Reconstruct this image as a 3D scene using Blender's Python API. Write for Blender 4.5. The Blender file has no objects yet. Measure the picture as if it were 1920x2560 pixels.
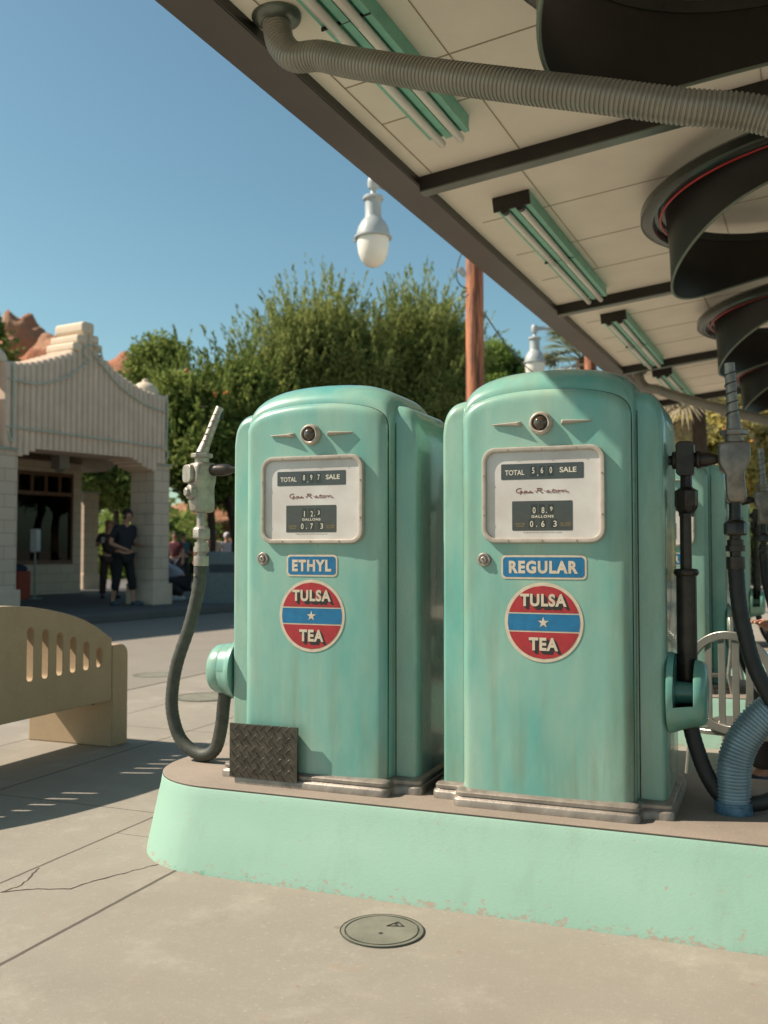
import bpy, bmesh, math, random
import numpy as np
from math import sin, cos, tan, pi, radians, sqrt, atan, atan2
from mathutils import Vector, Matrix
random.seed(7); RNG = np.random.default_rng(11)
scene = bpy.context.scene
COL = scene.collection

# ------------------------------------------------------------------ camera
FPX = 2440.0
PSI = radians(21.7); TH = atan(94/FPX); EYE = 1.204
_f = Vector((-sin(PSI)*cos(TH), cos(PSI)*cos(TH), sin(TH)))
_r = Vector((cos(PSI), sin(PSI), 0)); _u = _r.cross(_f)
CAM = Vector((0, 0, EYE))
cd = bpy.data.cameras.new('camera'); cam = bpy.data.objects.new('camera', cd); COL.objects.link(cam)
cd.sensor_fit = 'HORIZONTAL'; cd.sensor_width = 24; cd.lens = FPX/1920*24
cd.clip_start = 0.05; cd.clip_end = 3000
cam.matrix_world = Matrix(((_r.x, _u.x, -_f.x, CAM.x), (_r.y, _u.y, -_f.y, CAM.y), (_r.z, _u.z, -_f.z, CAM.z), (0, 0, 0, 1)))
cd.dof.use_dof = True; cd.dof.focus_distance = 3.45; cd.dof.aperture_fstop = 2.8
scene.camera = cam

# ------------------------------------------------------------------ light
SUN_AZ = radians(18.0); SUN_EL = radians(44.5)
LD = Vector((cos(SUN_AZ)*cos(SUN_EL), sin(SUN_AZ)*cos(SUN_EL), -sin(SUN_EL)))
sd = bpy.data.lights.new('sun', 'SUN'); sd.energy = 5.0; sd.angle = radians(0.55); sd.color = (1.0, 0.875, 0.725)
so = bpy.data.objects.new('sun', sd); COL.objects.link(so)
so.rotation_euler = LD.to_track_quat('-Z', 'Y').to_euler()
w = bpy.data.worlds.new('World'); scene.world = w; w.use_nodes = True
nt = w.node_tree; nt.nodes.clear()
sky = nt.nodes.new('ShaderNodeTexSky'); sky.sky_type = 'NISHITA'; sky.sun_disc = False
sky.sun_elevation = SUN_EL; sky.sun_rotation = atan2(-LD.x, -LD.y)
sky.air_density = 1.0; sky.dust_density = 1.0; sky.ozone_density = 1.2; sky.altitude = 0
hs = nt.nodes.new('ShaderNodeMix'); hs.data_type = 'RGBA'; hs.blend_type = 'MULTIPLY'
hs.inputs[0].default_value = 1.0; hs.inputs[7].default_value = (0.80, 1.0, 0.87, 1)
bg = nt.nodes.new('ShaderNodeBackground'); bg.inputs[1].default_value = 0.088
wo = nt.nodes.new('ShaderNodeOutputWorld')
nt.links.new(sky.outputs[0], hs.inputs[6]); nt.links.new(hs.outputs[2], bg.inputs[0]); nt.links.new(bg.outputs[0], wo.inputs[0])
scene.view_settings.view_transform = 'Standard'; scene.view_settings.look = 'None'
scene.view_settings.exposure = 0.66; scene.view_settings.gamma = 1.0

# ------------------------------------------------------------------ helpers
def P(px, py, d):
    """world point seen at photograph pixel (px,py) at forward distance d metres"""
    return CAM + (_f + _r*((px-960)/FPX) - _u*((py-1280)/FPX))*d
def hz(px, py, z):
    r = _f + _r*((px-960)/FPX) - _u*((py-1280)/FPX)
    return CAM + r*((z-EYE)/r.z)
def hy(px, py, Y):
    r = _f + _r*((px-960)/FPX) - _u*((py-1280)/FPX)
    return CAM + r*(Y/r.y)

class MB:
    """collects shapes into one mesh"""
    def __init__(s): s.v = []; s.f = []; s.m = []; s.mi = 0
    def add(s, vs, fs, mi=None):
        o = len(s.v); s.v += [tuple(v) for v in vs]; s.f += [tuple(i+o for i in f) for f in fs]
        s.m += [s.mi if mi is None else mi]*len(fs); return s
    def box(s, c, d, mi=None, M=None):
        x, y, z = d[0]/2, d[1]/2, d[2]/2
        vs = [Vector((i*x, j*y, k*z)) for i in (-1, 1) for j in (-1, 1) for k in (-1, 1)]
        if M is not None: vs = [M @ v for v in vs]
        vs = [v + Vector(c) for v in vs]
        return s.add(vs, [(0, 1, 3, 2), (4, 6, 7, 5), (0, 4, 5, 1), (2, 3, 7, 6), (0, 2, 6, 4), (1, 5, 7, 3)], mi)
    def loft(s, rings, closed=True, cap0=False, cap1=False, mi=None):
        n = len(rings[0]); vs = [p for r in rings for p in r]; fs = []
        for i in range(len(rings)-1):
            for j in range(n if closed else n-1):
                a = i*n+j; b = i*n+(j+1) % n
                fs.append((a, b, b+n, a+n))
        if cap0: fs.append(tuple(range(n))[::-1])
        if cap1: fs.append(tuple((len(rings)-1)*n+j for j in range(n)))
        return s.add(vs, fs, mi)
    def tube(s, pts, r, n=12, caps=True, mi=None):
        pts = [Vector(p) for p in pts]; rs = r if isinstance(r, (list, tuple)) else [r]*len(pts)
        rings = []; t0 = (pts[1]-pts[0]).normalized()
        up = Vector((0, 0, 1)) if abs(t0.z) < .9 else Vector((0, 1, 0))
        a = t0.cross(up).normalized()
        for i, p in enumerate(pts):
            t = (pts[min(i+1, len(pts)-1)]-pts[max(i-1, 0)])
            t = t.normalized() if t.length > 1e-9 else t0
            a = (a - t*a.dot(t)); a = a.normalized() if a.length > 1e-6 else t.orthogonal().normalized()
            b = t.cross(a)
            rings.append([p + (a*cos(2*pi*k/n)+b*sin(2*pi*k/n))*rs[i] for k in range(n)])
        return s.loft(rings, True, caps, caps, mi)
    def lathe(s, prof, o=(0, 0, 0), axis='Z', n=28, mi=None, cap=True):
        """prof: list of (r, h)"""
        o = Vector(o); rings = []
        for r, h in prof:
            ring = []
            for k in range(n):
                a = 2*pi*k/n; c, d = r*cos(a), r*sin(a)
                q = {'Z': (c, d, h), 'X': (h, c, d), 'Y': (d, h, c)}[axis]
                ring.append(o+Vector(q))
            rings.append(ring)
        return s.loft(rings, True, cap, cap, mi)
    def prism(s, poly, z0, z1, mi=None, M=None):
        n = len(poly)
        vs = [Vector((p[0], p[1], z0)) for p in poly]+[Vector((p[0], p[1], z1)) for p in poly]
        if M is not None: vs = [M @ v for v in vs]
        fs = [tuple(range(n))[::-1], tuple(range(n, 2*n))]+[(i, (i+1) % n, (i+1) % n+n, i+n) for i in range(n)]
        return s.add(vs, fs, mi)
    def sphere(s, c, r, n=16, m=10, mi=None, sq=(1, 1, 1)):
        prof = [(max(r*sin(pi*i/m), 1e-5), -r*cos(pi*i/m)) for i in range(m+1)]
        rings = [[Vector((q[0]*cos(2*pi*k/n)*sq[0], q[0]*sin(2*pi*k/n)*sq[1], q[1]*sq[2]))+Vector(c) for k in range(n)] for q in prof]
        return s.loft(rings, True, True, True, mi)
    def build(s, name, mats, parent=None, loc=(0, 0, 0), smooth=38, fix=True, bevel=0):
        me = bpy.data.meshes.new(name); me.from_pydata(s.v, [], s.f)
        if not isinstance(mats, (list, tuple)): mats = [mats]
        for m in mats: me.materials.append(m)
        if len(mats) > 1:
            for p, i in zip(me.polygons, s.m): p.material_index = i
        if fix:
            bm = bmesh.new(); bm.from_mesh(me); bmesh.ops.recalc_face_normals(bm, faces=bm.faces); bm.to_mesh(me); bm.free()
        me.update()
        if smooth:
            for p in me.polygons: p.use_smooth = True
            me.set_sharp_from_angle(angle=radians(smooth))
        o = bpy.data.objects.new(name, me); COL.objects.link(o)
        o.location = loc
        if parent: o.parent = parent
        if bevel:
            b = o.modifiers.new('bevel', 'BEVEL'); b.width = bevel; b.segments = 2; b.limit_method = 'ANGLE'; b.angle_limit = radians(35)
        return o

def tag(o, label=None, cat=None, group=None, kind=None):
    if label: o['label'] = label
    if cat: o['category'] = cat
    if group: o['group'] = group
    if kind: o['kind'] = kind
    return o
def empty(name, loc, rz=0, label=None, cat=None, group=None):
    o = bpy.data.objects.new(name, None); COL.objects.link(o); o.location = loc; o.rotation_euler = (0, 0, rz)
    o.empty_display_size = .1
    return tag(o, label, cat, group)
def copy_tree(o, parent=None):
    c = o.copy(); COL.objects.link(c)
    if parent:
        c.parent = parent
        c.matrix_parent_inverse = o.matrix_parent_inverse.copy()
    for ch in list(o.children): copy_tree(ch, c)
    return c
def spline(pts, k=8):
    """Catmull-Rom through pts"""
    pts = [Vector(p) for p in pts]; out = []
    q = [pts[0]*2-pts[1]]+pts+[pts[-1]*2-pts[-2]]
    for i in range(1, len(q)-2):
        for j in range(k):
            t = j/k; a, b, c, d = q[i-1], q[i], q[i+1], q[i+2]
            out.append(.5*((2*b)+(c-a)*t+(2*a-5*b+4*c-d)*t*t+(3*b-a-3*c+d)*t*t*t))
    out.append(pts[-1]); return out
def rrect(w, h, r, n=6, cx=0, cy=0):
    out = []
    for sx, sy, a0 in ((1, 1, 0), (-1, 1, 90), (-1, -1, 180), (1, -1, 270)):
        for i in range(n+1):
            a = radians(a0+90*i/n); out.append((cx+sx*(w/2-r)+r*cos(a), cy+sy*(h/2-r)+r*sin(a)))
    return out

# ------------------------------------------------------------------ materials
def new_mat(name):
    m = bpy.data.materials.new(name); m.use_nodes = True; return m, m.node_tree, m.node_tree.nodes['Principled BSDF']
class NT:
    def __init__(s, t): s.t = t; s.tc = None
    def n(s, typ, **kw):
        x = s.t.nodes.new('ShaderNode'+typ)
        for k, v in kw.items(): setattr(x, k, v)
        return x
    def L(s, a, b): s.t.links.new(a, b)
    def coord(s, which='Object', scale=(1, 1, 1), loc=(0, 0, 0), rnd=False):
        if which == 'World': o = s.n('NewGeometry').outputs['Position']
        else: o = s.n('TexCoord').outputs[which]
        mp = s.n('Mapping'); mp.inputs['Scale'].default_value = scale; mp.inputs['Location'].default_value = loc
        s.L(o, mp.inputs['Vector'])
        if rnd:
            oi = s.n('ObjectInfo'); vm = s.n('VectorMath', operation='SCALE'); vm.inputs[0].default_value = (37, 19, 53)
            s.L(oi.outputs['Random'], vm.inputs['Scale']); ad = s.n('VectorMath', operation='ADD')
            s.L(mp.outputs[0], ad.inputs[0]); s.L(vm.outputs[0], ad.inputs[1]); return ad.outputs[0]
        return mp.outputs[0]
    def noise(s, vec, scale=5, detail=6, rough=.55, out=0):
        x = s.n('TexNoise'); x.inputs['Scale'].default_value = scale; x.inputs['Detail'].default_value = detail; x.inputs['Roughness'].default_value = rough
        if vec is not None: s.L(vec, x.inputs['Vector'])
        return x.outputs[out]
    def ramp(s, fac, stops):
        x = s.n('ValToRGB'); e = x.color_ramp.elements
        while len(e) < len(stops): e.new(.5)
        for el, (p, c) in zip(e, stops):
            el.position = p; el.color = (c, c, c, 1) if isinstance(c, (int, float)) else (*c, 1)
        s.L(fac, x.inputs[0]); return x.outputs[0]
    def mix(s, fac, a, b, mode='MIX'):
        x = s.n('Mix', data_type='RGBA', blend_type=mode)
        for i, v in ((0, fac), (6, a), (7, b)):
            if hasattr(v, 'node'): s.L(v, x.inputs[i])
            elif i == 0: x.inputs[0].default_value = v
            else: x.inputs[i].default_value = (*v, 1)
        return x.outputs[2]
    def math(s, op, a, b=None, clamp=False):
        x = s.n('Math', operation=op, use_clamp=clamp)
        for i, v in ((0, a), (1, b)):
            if v is None: continue
            if hasattr(v, 'node'): s.L(v, x.inputs[i])
            else: x.inputs[i].default_value = v
        return x.outputs[0]
    def bump(s, h, strength=.3, dist=.01):
        x = s.n('Bump'); x.inputs['Strength'].default_value = strength; x.inputs['Distance'].default_value = dist
        s.L(h, x.inputs['Height']); return x.outputs[0]

def simple(name, col, rough=.6, metal=0, vary=.12, scale=12, bump=0.0, coat=0, spec=None, bscale=None):
    m, t, b = new_mat(name); N = NT(t)
    v = N.coord('Object')
    n = N.noise(v, scale, 5)
    c = N.ramp(n, [(.3, tuple(x*(1-vary) for x in col)), (.7, tuple(min(1, x*(1+vary)) for x in col))])
    N.L(c, b.inputs['Base Color'])
    b.inputs['Roughness'].default_value = rough; b.inputs['Metallic'].default_value = metal
    if coat: b.inputs['Coat Weight'].default_value = coat; b.inputs['Coat Roughness'].default_value = .12
    if spec is not None: b.inputs['Specular IOR Level'].default_value = spec
    if bump: N.L(N.bump(N.noise(v, bscale or scale*6, 4), bump, .004), b.inputs['Normal'])
    return m

M = {}
def paint_mat(name, light, teal, dirt, dirt_amt=.5):
    m, t, b = new_mat(name); N = NT(t)
    v1 = N.coord('Object', (1, 1, .35), rnd=True)
    big = N.noise(v1, 2.6, 5, .6)
    base = N.mix(N.ramp(big, [(.36, 0), (.66, 1)]), light, teal)
    vs = N.coord('Object', (1, 1, .07), rnd=True)
    st = N.noise(vs, 17, 6, .62)
    st2 = N.noise(N.coord('Object', (1, 1, .5), (3, 1, 7), rnd=True), 3.0, 3, .5)
    dm = N.math('MULTIPLY', N.ramp(st, [(.44, 0), (.80, 1)]), N.ramp(st2, [(.38, 0), (.66, 1)]))
    zz = N.n('SeparateXYZ'); N.L(N.coord('Object'), zz.inputs[0]); dm = N.math('MULTIPLY', dm, N.ramp(zz.outputs['Z'], [(.0, 1.0), (.75, .75), (1.0, .35)])); dm = N.math('MULTIPLY', dm, dirt_amt)
    c = N.mix(dm, base, dirt)
    # airbrushed ageing down the two door edges, flank shade painted in beyond, sparse chips
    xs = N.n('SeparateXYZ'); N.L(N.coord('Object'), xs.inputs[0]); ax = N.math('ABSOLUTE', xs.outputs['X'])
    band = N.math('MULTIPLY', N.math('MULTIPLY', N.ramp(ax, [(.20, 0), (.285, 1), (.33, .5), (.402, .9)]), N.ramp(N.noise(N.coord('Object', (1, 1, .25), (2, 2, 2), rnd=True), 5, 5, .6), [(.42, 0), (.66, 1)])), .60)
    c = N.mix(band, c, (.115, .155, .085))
    chipn = N.noise(N.coord('Object', (1, 1, .7), rnd=True), 38, 4, .6)
    c = N.mix(N.ramp(chipn, [(.775, 0), (.785, .9)]), c, (.12, .085, .05))
    fine = N.noise(N.coord('Object', rnd=True), 60, 4, .7)
    c = N.mix(N.ramp(fine, [(.70, 0), (.80, .35)]), c, tuple(x*.6 for x in light))
    N.L(c, b.inputs['Base Color'])
    N.L(N.ramp(big, [(.3, .22), (.7, .36)]), b.inputs['Roughness'])
    b.inputs['Coat Weight'].default_value = .5; b.inputs['Coat Roughness'].default_value = .08
    N.L(N.bump(N.noise(N.coord('Object'), 9, 3, .5), .12, .006), b.inputs['Normal'])
    return m
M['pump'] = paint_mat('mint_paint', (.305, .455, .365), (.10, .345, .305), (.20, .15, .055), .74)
M['cream_metal'] = simple('aged_cream_metal', (.44, .38, .32), .38, .25, .15, 30)
M['trim_metal'] = simple('weathered_aluminium', (.29, .25, .215), .48, .55, .30, 16, .25)
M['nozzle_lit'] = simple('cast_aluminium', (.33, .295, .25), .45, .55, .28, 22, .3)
M['nozzle_shaded'] = simple('shaded_aluminium', (.22, .195, .17), .42, .6, .35, 22, .3)  # darker copy of the lit nozzle metal, shade put into the colour
M['bronze'] = simple('dark_bronze', (.045, .036, .03), .36, .5, .35, 20, .2)
M['rubber'] = simple('black_rubber', (.014, .015, .015), .55, 0, .3, 40, .3)
M['rubber_dusty'] = simple('dusty_green_rubber', (.05, .053, .042), .6, 0, .35, 30, .4)
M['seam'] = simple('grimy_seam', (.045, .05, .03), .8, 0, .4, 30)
M['black'] = simple('black_enamel', (.010, .010, .011), .4, 0, .2, 20)
M['label_black'] = simple('label_black', (.038, .041, .046), .45, 0, .15, 30)
M['white_ink'] = simple('cream_ink', (.68, .62, .52), .5, 0, .08, 40)
M['red_ink'] = simple('red_ink', (.34, .022, .028), .45, 0, .15, 30)
M['blue_ink'] = simple('blue_ink', (.008, .135, .29), .45, 0, .15, 30)
M['cream_ink'] = simple('aged_cream_ink', (.56, .47, .36), .5, 0, .12, 40)
M['shadow_ink'] = simple('black_ink', (.02, .018, .017), .5, 0, .1, 30)
M['red_script'] = simple('maroon_ink', (.16, .02, .018), .5, 0, .1, 30)
M['yellow_ink'] = simple('ochre_ink', (.34, .22, .06), .5, 0, .1, 30)
m, t, b = new_mat('dial_plate'); N = NT(t); v = N.coord('Object')
c = N.mix(N.ramp(N.noise(v, 7, 5, .6), [(.35, 0), (.7, 1)]), (.66, .63, .615), (.55, .49, .475)); N.L(c, b.inputs['Base Color']); b.inputs['Roughness'].default_value = .5; M['dial'] = m
def glass_mat(name, col, ior=1.45, thin=True, rough=0.02):
    m, t, b = new_mat(name); N = NT(t); t.nodes.remove(b)
    out = t.nodes['Material Output']; tr = N.n('BsdfTransparent'); tr.inputs[0].default_value = (*col, 1)
    gl = N.n('BsdfGlossy'); gl.inputs['Roughness'].default_value = rough
    fr = N.n('Fresnel'); fr.inputs[0].default_value = ior
    mx = N.n('MixShader')
    if ior < 1.2: mx.inputs[0].default_value = .045
    else: N.L(fr.outputs[0], mx.inputs[0])
    N.L(tr.outputs[0], mx.inputs[1]); N.L(gl.outputs[0], mx.inputs[2]); N.L(mx.outputs[0], out.inputs[0])
    return m
M['glass'] = glass_mat('clear_glass', (.98, .98, .97), 1.14)
M['window_glass'] = glass_mat('shop_glass', (.35, .38, .36), 1.33)
m, t, b = new_mat('amber_lens'); b.inputs['Base Color'].default_value = (.05, .035, .02, 1); b.inputs['Roughness'].default_value = .04; b.inputs['Coat Weight'].default_value = 1; M['lens'] = m

# mint wall of the islands
m, t, b = new_mat('mint_stucco'); N = NT(t); v = N.coord('World')
base = N.mix(N.ramp(N.noise(v, 2.2, 5, .6), [(.35, 0), (.65, 1)]), (.235, .395, .315), (.26, .415, .335))
z = N.n('SeparateXYZ'); N.L(v, z.inputs[0])
low = N.math('SUBTRACT', 1.0, N.math('MULTIPLY', z.outputs['Z'], 17), True)
chip = N.noise(N.coord('World', (1, 1, 1.8)), 26, 7, .72)
base = N.mix(N.ramp(N.noise(N.coord('World', (1, 1, .16), (2, 0, 0)), 9, 6, .7), [(.52, 0), (.74, .35)]), base, (.19, .28, .21))
mask = N.ramp(N.math('ADD', chip, N.math('MULTIPLY', low, .14)), [(.655, 0), (.672, 1)])
c = N.mix(mask, base, (.33, .28, .22))
chip2 = N.noise(N.coord('World', (1, 1, 1.6), (5, 2, 1)), 15, 6, .7)
c = N.mix(N.ramp(N.math('ADD', chip2, N.math('MULTIPLY', low, .10)), [(.70, 0), (.715, 1)]), c, (.16, .33, .24))
N.L(c, b.inputs['Base Color']); b.inputs['Roughness'].default_value = .62
h = N.math('ADD', N.noise(v, 120, 5, .65), N.math('MULTIPLY', mask, -.6))
N.L(N.bump(h, .30, .0022), b.inputs['Normal']); M['island'] = m

def concrete(name, a, bcol, sc=1.0, bump=.3, speck=.5):
    m, t, b = new_mat(name); N = NT(t); v = N.coord('World')
    big = N.noise(v, .9*sc, 6, .6); mid = N.noise(v, 7*sc, 6, .65); fine = N.noise(v, 170*sc, 4, .75)
    c = N.mix(N.ramp(big, [(.35, 0), (.68, 1)]), a, bcol)
    c = N.mix(N.ramp(mid, [(.35, .30), (.6, 0)]), c, tuple(x*.74 for x in a))
    c = N.mix(N.math('MULTIPLY', N.ramp(fine, [(.35, 1), (.65, 0)]), speck), c, tuple(x*.62 for x in a))
    agg = N.noise(N.coord('World', (1, 1, 1), (3, 7, 1)), 48*sc, 5, .7); c = N.mix(N.ramp(agg, [(.56, 0), (.70, .45)]), c, tuple(min(1, x*1.32) for x in a))
    N.L(c, b.inputs['Base Color']); b.inputs['Roughness'].default_value = .85
    N.L(N.bump(fine, bump, .002), b.inputs['Normal']); return m, N, b, c, v
M['cap'] = concrete('worn_concrete', (.29, .235, .19), (.19, .155, .125), 2.0)[0]
M['tan_concrete'] = concrete('tan_painted_concrete', (.43, .315, .20), (.40, .29, .18), 1.2, .35, .15)[0]
M['walk'] = concrete('sidewalk_concrete', (.13, .12, .11), (.10, .095, .09), 1.0)[0]
M['asphalt'] = concrete('street_asphalt', (.25, .22, .185), (.215, .19, .162), 1.6, .5, .6)[0]

# forecourt paving: slab joints, stains
m, N, b, c, v = concrete('forecourt_concrete', (.315, .285, .236), (.245, .222, .186), 1.0, .4, .7)
xyz = N.n('SeparateXYZ'); N.L(v, xyz.inputs[0]); X, Y = xyz.outputs['X'], xyz.outputs['Y']
wob = N.math('MULTIPLY', N.math('SUBTRACT', N.noise(v, 14, 3), .5), .006)
gum = N.n('TexVoronoi'); gum.inputs['Scale'].default_value = 2.6; N.L(v, gum.inputs['Vector'])
c = N.mix(N.math('MULTIPLY', N.math('LESS_THAN', gum.outputs['Distance'], .032), .42), c, (.12, .10, .085))
drip = N.noise(N.coord('World', (1, 1, 1), (11, 2, 5)), 1.15, 3, .5); c = N.mix(N.ramp(drip, [(.60, 0), (.70, .32)]), c, (.17, .15, .125))
tot = None
def jn(axis, c0, lo, hi, wd):
    a, o = (X, Y) if axis == 'x' else (Y, X)
    d = N.math('ABSOLUTE', N.math('SUBTRACT', N.math('ADD', a, wob), c0))
    k = N.math('LESS_THAN', d, wd)
    k = N.math('MULTIPLY', k, N.math('GREATER_THAN', o, lo)); return N.math('MULTIPLY', k, N.math('LESS_THAN', o, hi))
for j in (('x', -2.10, -5, 3.3, .008), ('x', -2.61, -5, 60, .006), ('x', -3.62, -5, 60, .007), ('x', -4.42, -5, 60, .006), ('y', 3.81, -3.62, -2.61, .004), ('y', 3.48, -2.61, -2.1, .0025),
          ('y', 7.9, -4.42, -2.61, .006), ('y', 0.6, -9, 6, .007), ('x', 1.6, -9, 60, .007), ('y', 5.6, -4.42, -2.61, .005)):
    k = jn(*j); tot = k if tot is None else N.math('MAXIMUM', tot, k)
c = N.mix(N.ramp(N.noise(N.coord('World', (1, .45, 1), (8, 3, 0)), 1.6, 7, .68), [(.40, 0), (.66, .42)]), c, (.215, .185, .15))
c = N.mix(N.ramp(N.noise(N.coord('World', (1, 1, 1), (1, 6, 0)), 3.4, 8, .75), [(.52, 0), (.70, .30)]), c, (.44, .40, .34))
stain = N.noise(v, 5.5, 2, .4)
c2 = N.mix(N.ramp(stain, [(.70, 0), (.78, .38)]), c, (.30, .19, .115))
c2 = N.mix(N.ramp(N.noise(N.coord('World', (1, 1, 1), (4, 9, 0)), 23, 2, .4), [(.735, 0), (.76, .5)]), c2, (.25, .14, .08))
c2 = N.mix(tot, c2, (.085, .07, .055)); N.L(c2, b.inputs['Base Color']); M['forecourt'] = m

M['ceiling'] = simple('cream_ceiling_panel', (.90, .80, .68), .75, 0, .05, 3)
M['joint_line'] = simple('panel_joint', (.36, .29, .21), .8, 0, .1, 10)
M['fascia'] = simple('brown_metal_fascia', (.085, .072, .062), .35, .35, .22, 1.3, .0)
M['steel_dark'] = simple('dark_steel', (.032, .029, .025), .35, .4, .2, 4)
M['steel_green'] = simple('grey_green_steel', (.13, .15, .125), .3, .5, .3, 3)
M['fixture'] = simple('mint_fixture_metal', (.18, .52, .38), .35, 0, .12, 10)
M['fixture_side'] = simple('moss_fixture_metal', (.10, .16, .095), .4, 0, .12, 10)
M['tube_white'] = simple('frosted_tube', (.85, .79, .71), .25, 0, .04, 8)
M['duct'] = simple('grey_flexible_duct', (.27, .25, .21), .36, .35, .15, 6)
M['duct_blue'] = simple('blue_grey_flexible_duct', (.22, .30, .34), .32, .3, .25, 7)
M['dish'] = simple('charcoal_sheet_metal', (.026, .023, .020), .38, .35, .2, 3)
M['dish_rim'] = simple('sage_edge', (.16, .19, .14), .4, .1, .2, 6)
M['chrome_green'] = simple('polished_dark_metal', (.045, .05, .042), .22, .5, .2, 3)
M['red_neon'] = simple('red_glass_tube', (.55, .03, .03), .25, 0, .05, 10)
M['white_paint'] = simple('white_enamel', (.36, .385, .385), .4, 0, .06, 6)
m, t, b = new_mat('milk_glass'); b.inputs['Base Color'].default_value = (.78, .74, .66, 1); b.inputs['Roughness'].default_value = .3; b.inputs['Subsurface Weight'].default_value = .2; M['milk'] = m
m, t, b = new_mat('stained_wood_pole'); N = NT(t); v = N.coord('Object', (1, 1, .08))
c = N.mix(N.ramp(N.noise(v, 14, 6, .65), [(.44, 0), (.56, 1)]), (.44, .16, .07), (.13, .045, .025)); N.L(c, b.inputs['Base Color']); b.inputs['Roughness'].default_value = .7
N.L(N.bump(N.noise(v, 40, 4), .5, .01), b.inputs['Normal']); M['pole'] = m
M['wire'] = simple('dark_wire', (.05, .07, .08), .5)
M['stucco'] = simple('pink_beige_stucco', (.63, .485, .37), .8, 0, .10, 3, .3, bscale=60)
M['stucco_top'] = simple('pale_coping', (.62, .51, .385), .8, 0, .06, 3)
m, t, b = new_mat('block_masonry'); N = NT(t); v = N.coord('Object')
br = N.n('TexBrick'); br.inputs['Scale'].default_value = 1.0; br.inputs['Brick Width'].default_value = .42; br.inputs['Row Height'].default_value = .21; br.inputs['Mortar Size'].default_value = .008
sx_ = N.n('SeparateXYZ'); N.L(v, sx_.inputs[0]); cx_ = N.n('CombineXYZ'); N.L(N.math('ADD', sx_.outputs['X'], sx_.outputs['Y']), cx_.inputs['X']); N.L(sx_.outputs['Z'], cx_.inputs['Y']); N.L(cx_.outputs[0], br.inputs['Vector'])
br.inputs['Color1'].default_value = (.58, .46, .355, 1); br.inputs['Color2'].default_value = (.51, .41, .315, 1); br.inputs['Mortar'].default_value = (.36, .28, .215, 1)
N.L(br.outputs[0], b.inputs['Base Color']); b.inputs['Roughness'].default_value = .85; M['block'] = m
M['neon_green'] = simple('pale_green_glass_tube', (.42, .46, .37), .35)
M['brown_wood'] = simple('brown_window_wood', (.13, .055, .03), .5, 0, .2, 8)
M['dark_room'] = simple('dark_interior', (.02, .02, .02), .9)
M['verdigris'] = simple('grey_green_cap', (.28, .33, .29), .6, 0, .1, 5)
m, t, b = new_mat('red_sandstone'); N = NT(t); v = N.coord('Object', (1, 1, 1))
c = N.mix(N.ramp(N.noise(N.coord('Object', (.5, .5, 1.6)), .22, 7, .65), [(.38, 0), (.62, 1)]), (.55, .20, .10), (.42, .25, .15)); N.L(c, b.inputs['Base Color']); b.inputs['Roughness'].default_value = .9
N.L(N.bump(N.noise(v, .6, 8, .7), 1, 1.2), b.inputs['Normal']); M['rock'] = m
def leaf_mat(name, a, bcol, scale=1.2, trans=.42):
    m, t, b = new_mat(name); N = NT(t)
    n = N.noise(N.coord('World'), scale, 4, .6); n2 = N.noise(N.coord('World'), 9, 2, .5)
    f = N.math('ADD', N.math('MULTIPLY', n, .55), N.math('MULTIPLY', n2, .45))
    c = N.mix(N.ramp(f, [(.38, 0), (.62, 1)]), a, bcol)
    t.nodes.remove(b); out = t.nodes['Material Output']
    d = N.n('BsdfDiffuse'); tr = N.n('BsdfTranslucent'); mx = N.n('MixShader'); mx.inputs[0].default_value = trans
    N.L(c, d.inputs[0]); N.L(c, tr.inputs[0]); N.L(d.outputs[0], mx.inputs[1]); N.L(tr.outputs[0], mx.inputs[2]); N.L(mx.outputs[0], out.inputs[0]); return m
M['leaf_feather'] = leaf_mat('feathery_leaves', (.10, .145, .04), (.40, .42, .15))
M['leaf_broad'] = leaf_mat('broad_leaves', (.085, .13, .035), (.28, .33, .095))
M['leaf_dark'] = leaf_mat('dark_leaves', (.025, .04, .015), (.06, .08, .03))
M['leaf_pine'] = leaf_mat('pine_needles', (.16, .25, .05), (.28, .36, .10))
M['leaf_dry'] = leaf_mat('dry_brush', (.58, .45, .16), (.38, .37, .13), 2.0)
M['palm_leaf'] = leaf_mat('palm_fronds', (.16, .20, .10), (.30, .29, .18))
M['palm_dry'] = leaf_mat('dry_palm_fronds', (.48, .40, .28), (.32, .26, .17))
M['flower'] = simple('orange_blossom', (.75, .28, .06), .6)
M['flower_white'] = simple('pale_blossom', (.7, .62, .5), .6)
M['bark'] = simple('dark_bark', (.075, .05, .035), .9, 0, .3, 6, .5)

# ------------------------------------------------------------------ ground
g = MB(); g.add([(-60, -30, 0), (60, -30, 0), (60, 120, 0), (-60, 120, 0)], [(0, 1, 2, 3)])
# carry the sheet out to the horizon
g.add([(-900, -400, -.02), (900, -400, -.02), (900, 1500, -.02), (-900, 1500, -.02)], [(0, 1, 2, 3)])
pave = g.build('forecourt_pavement', [M['forecourt']], smooth=0, fix=False); tag(pave, kind='structure')
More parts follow.
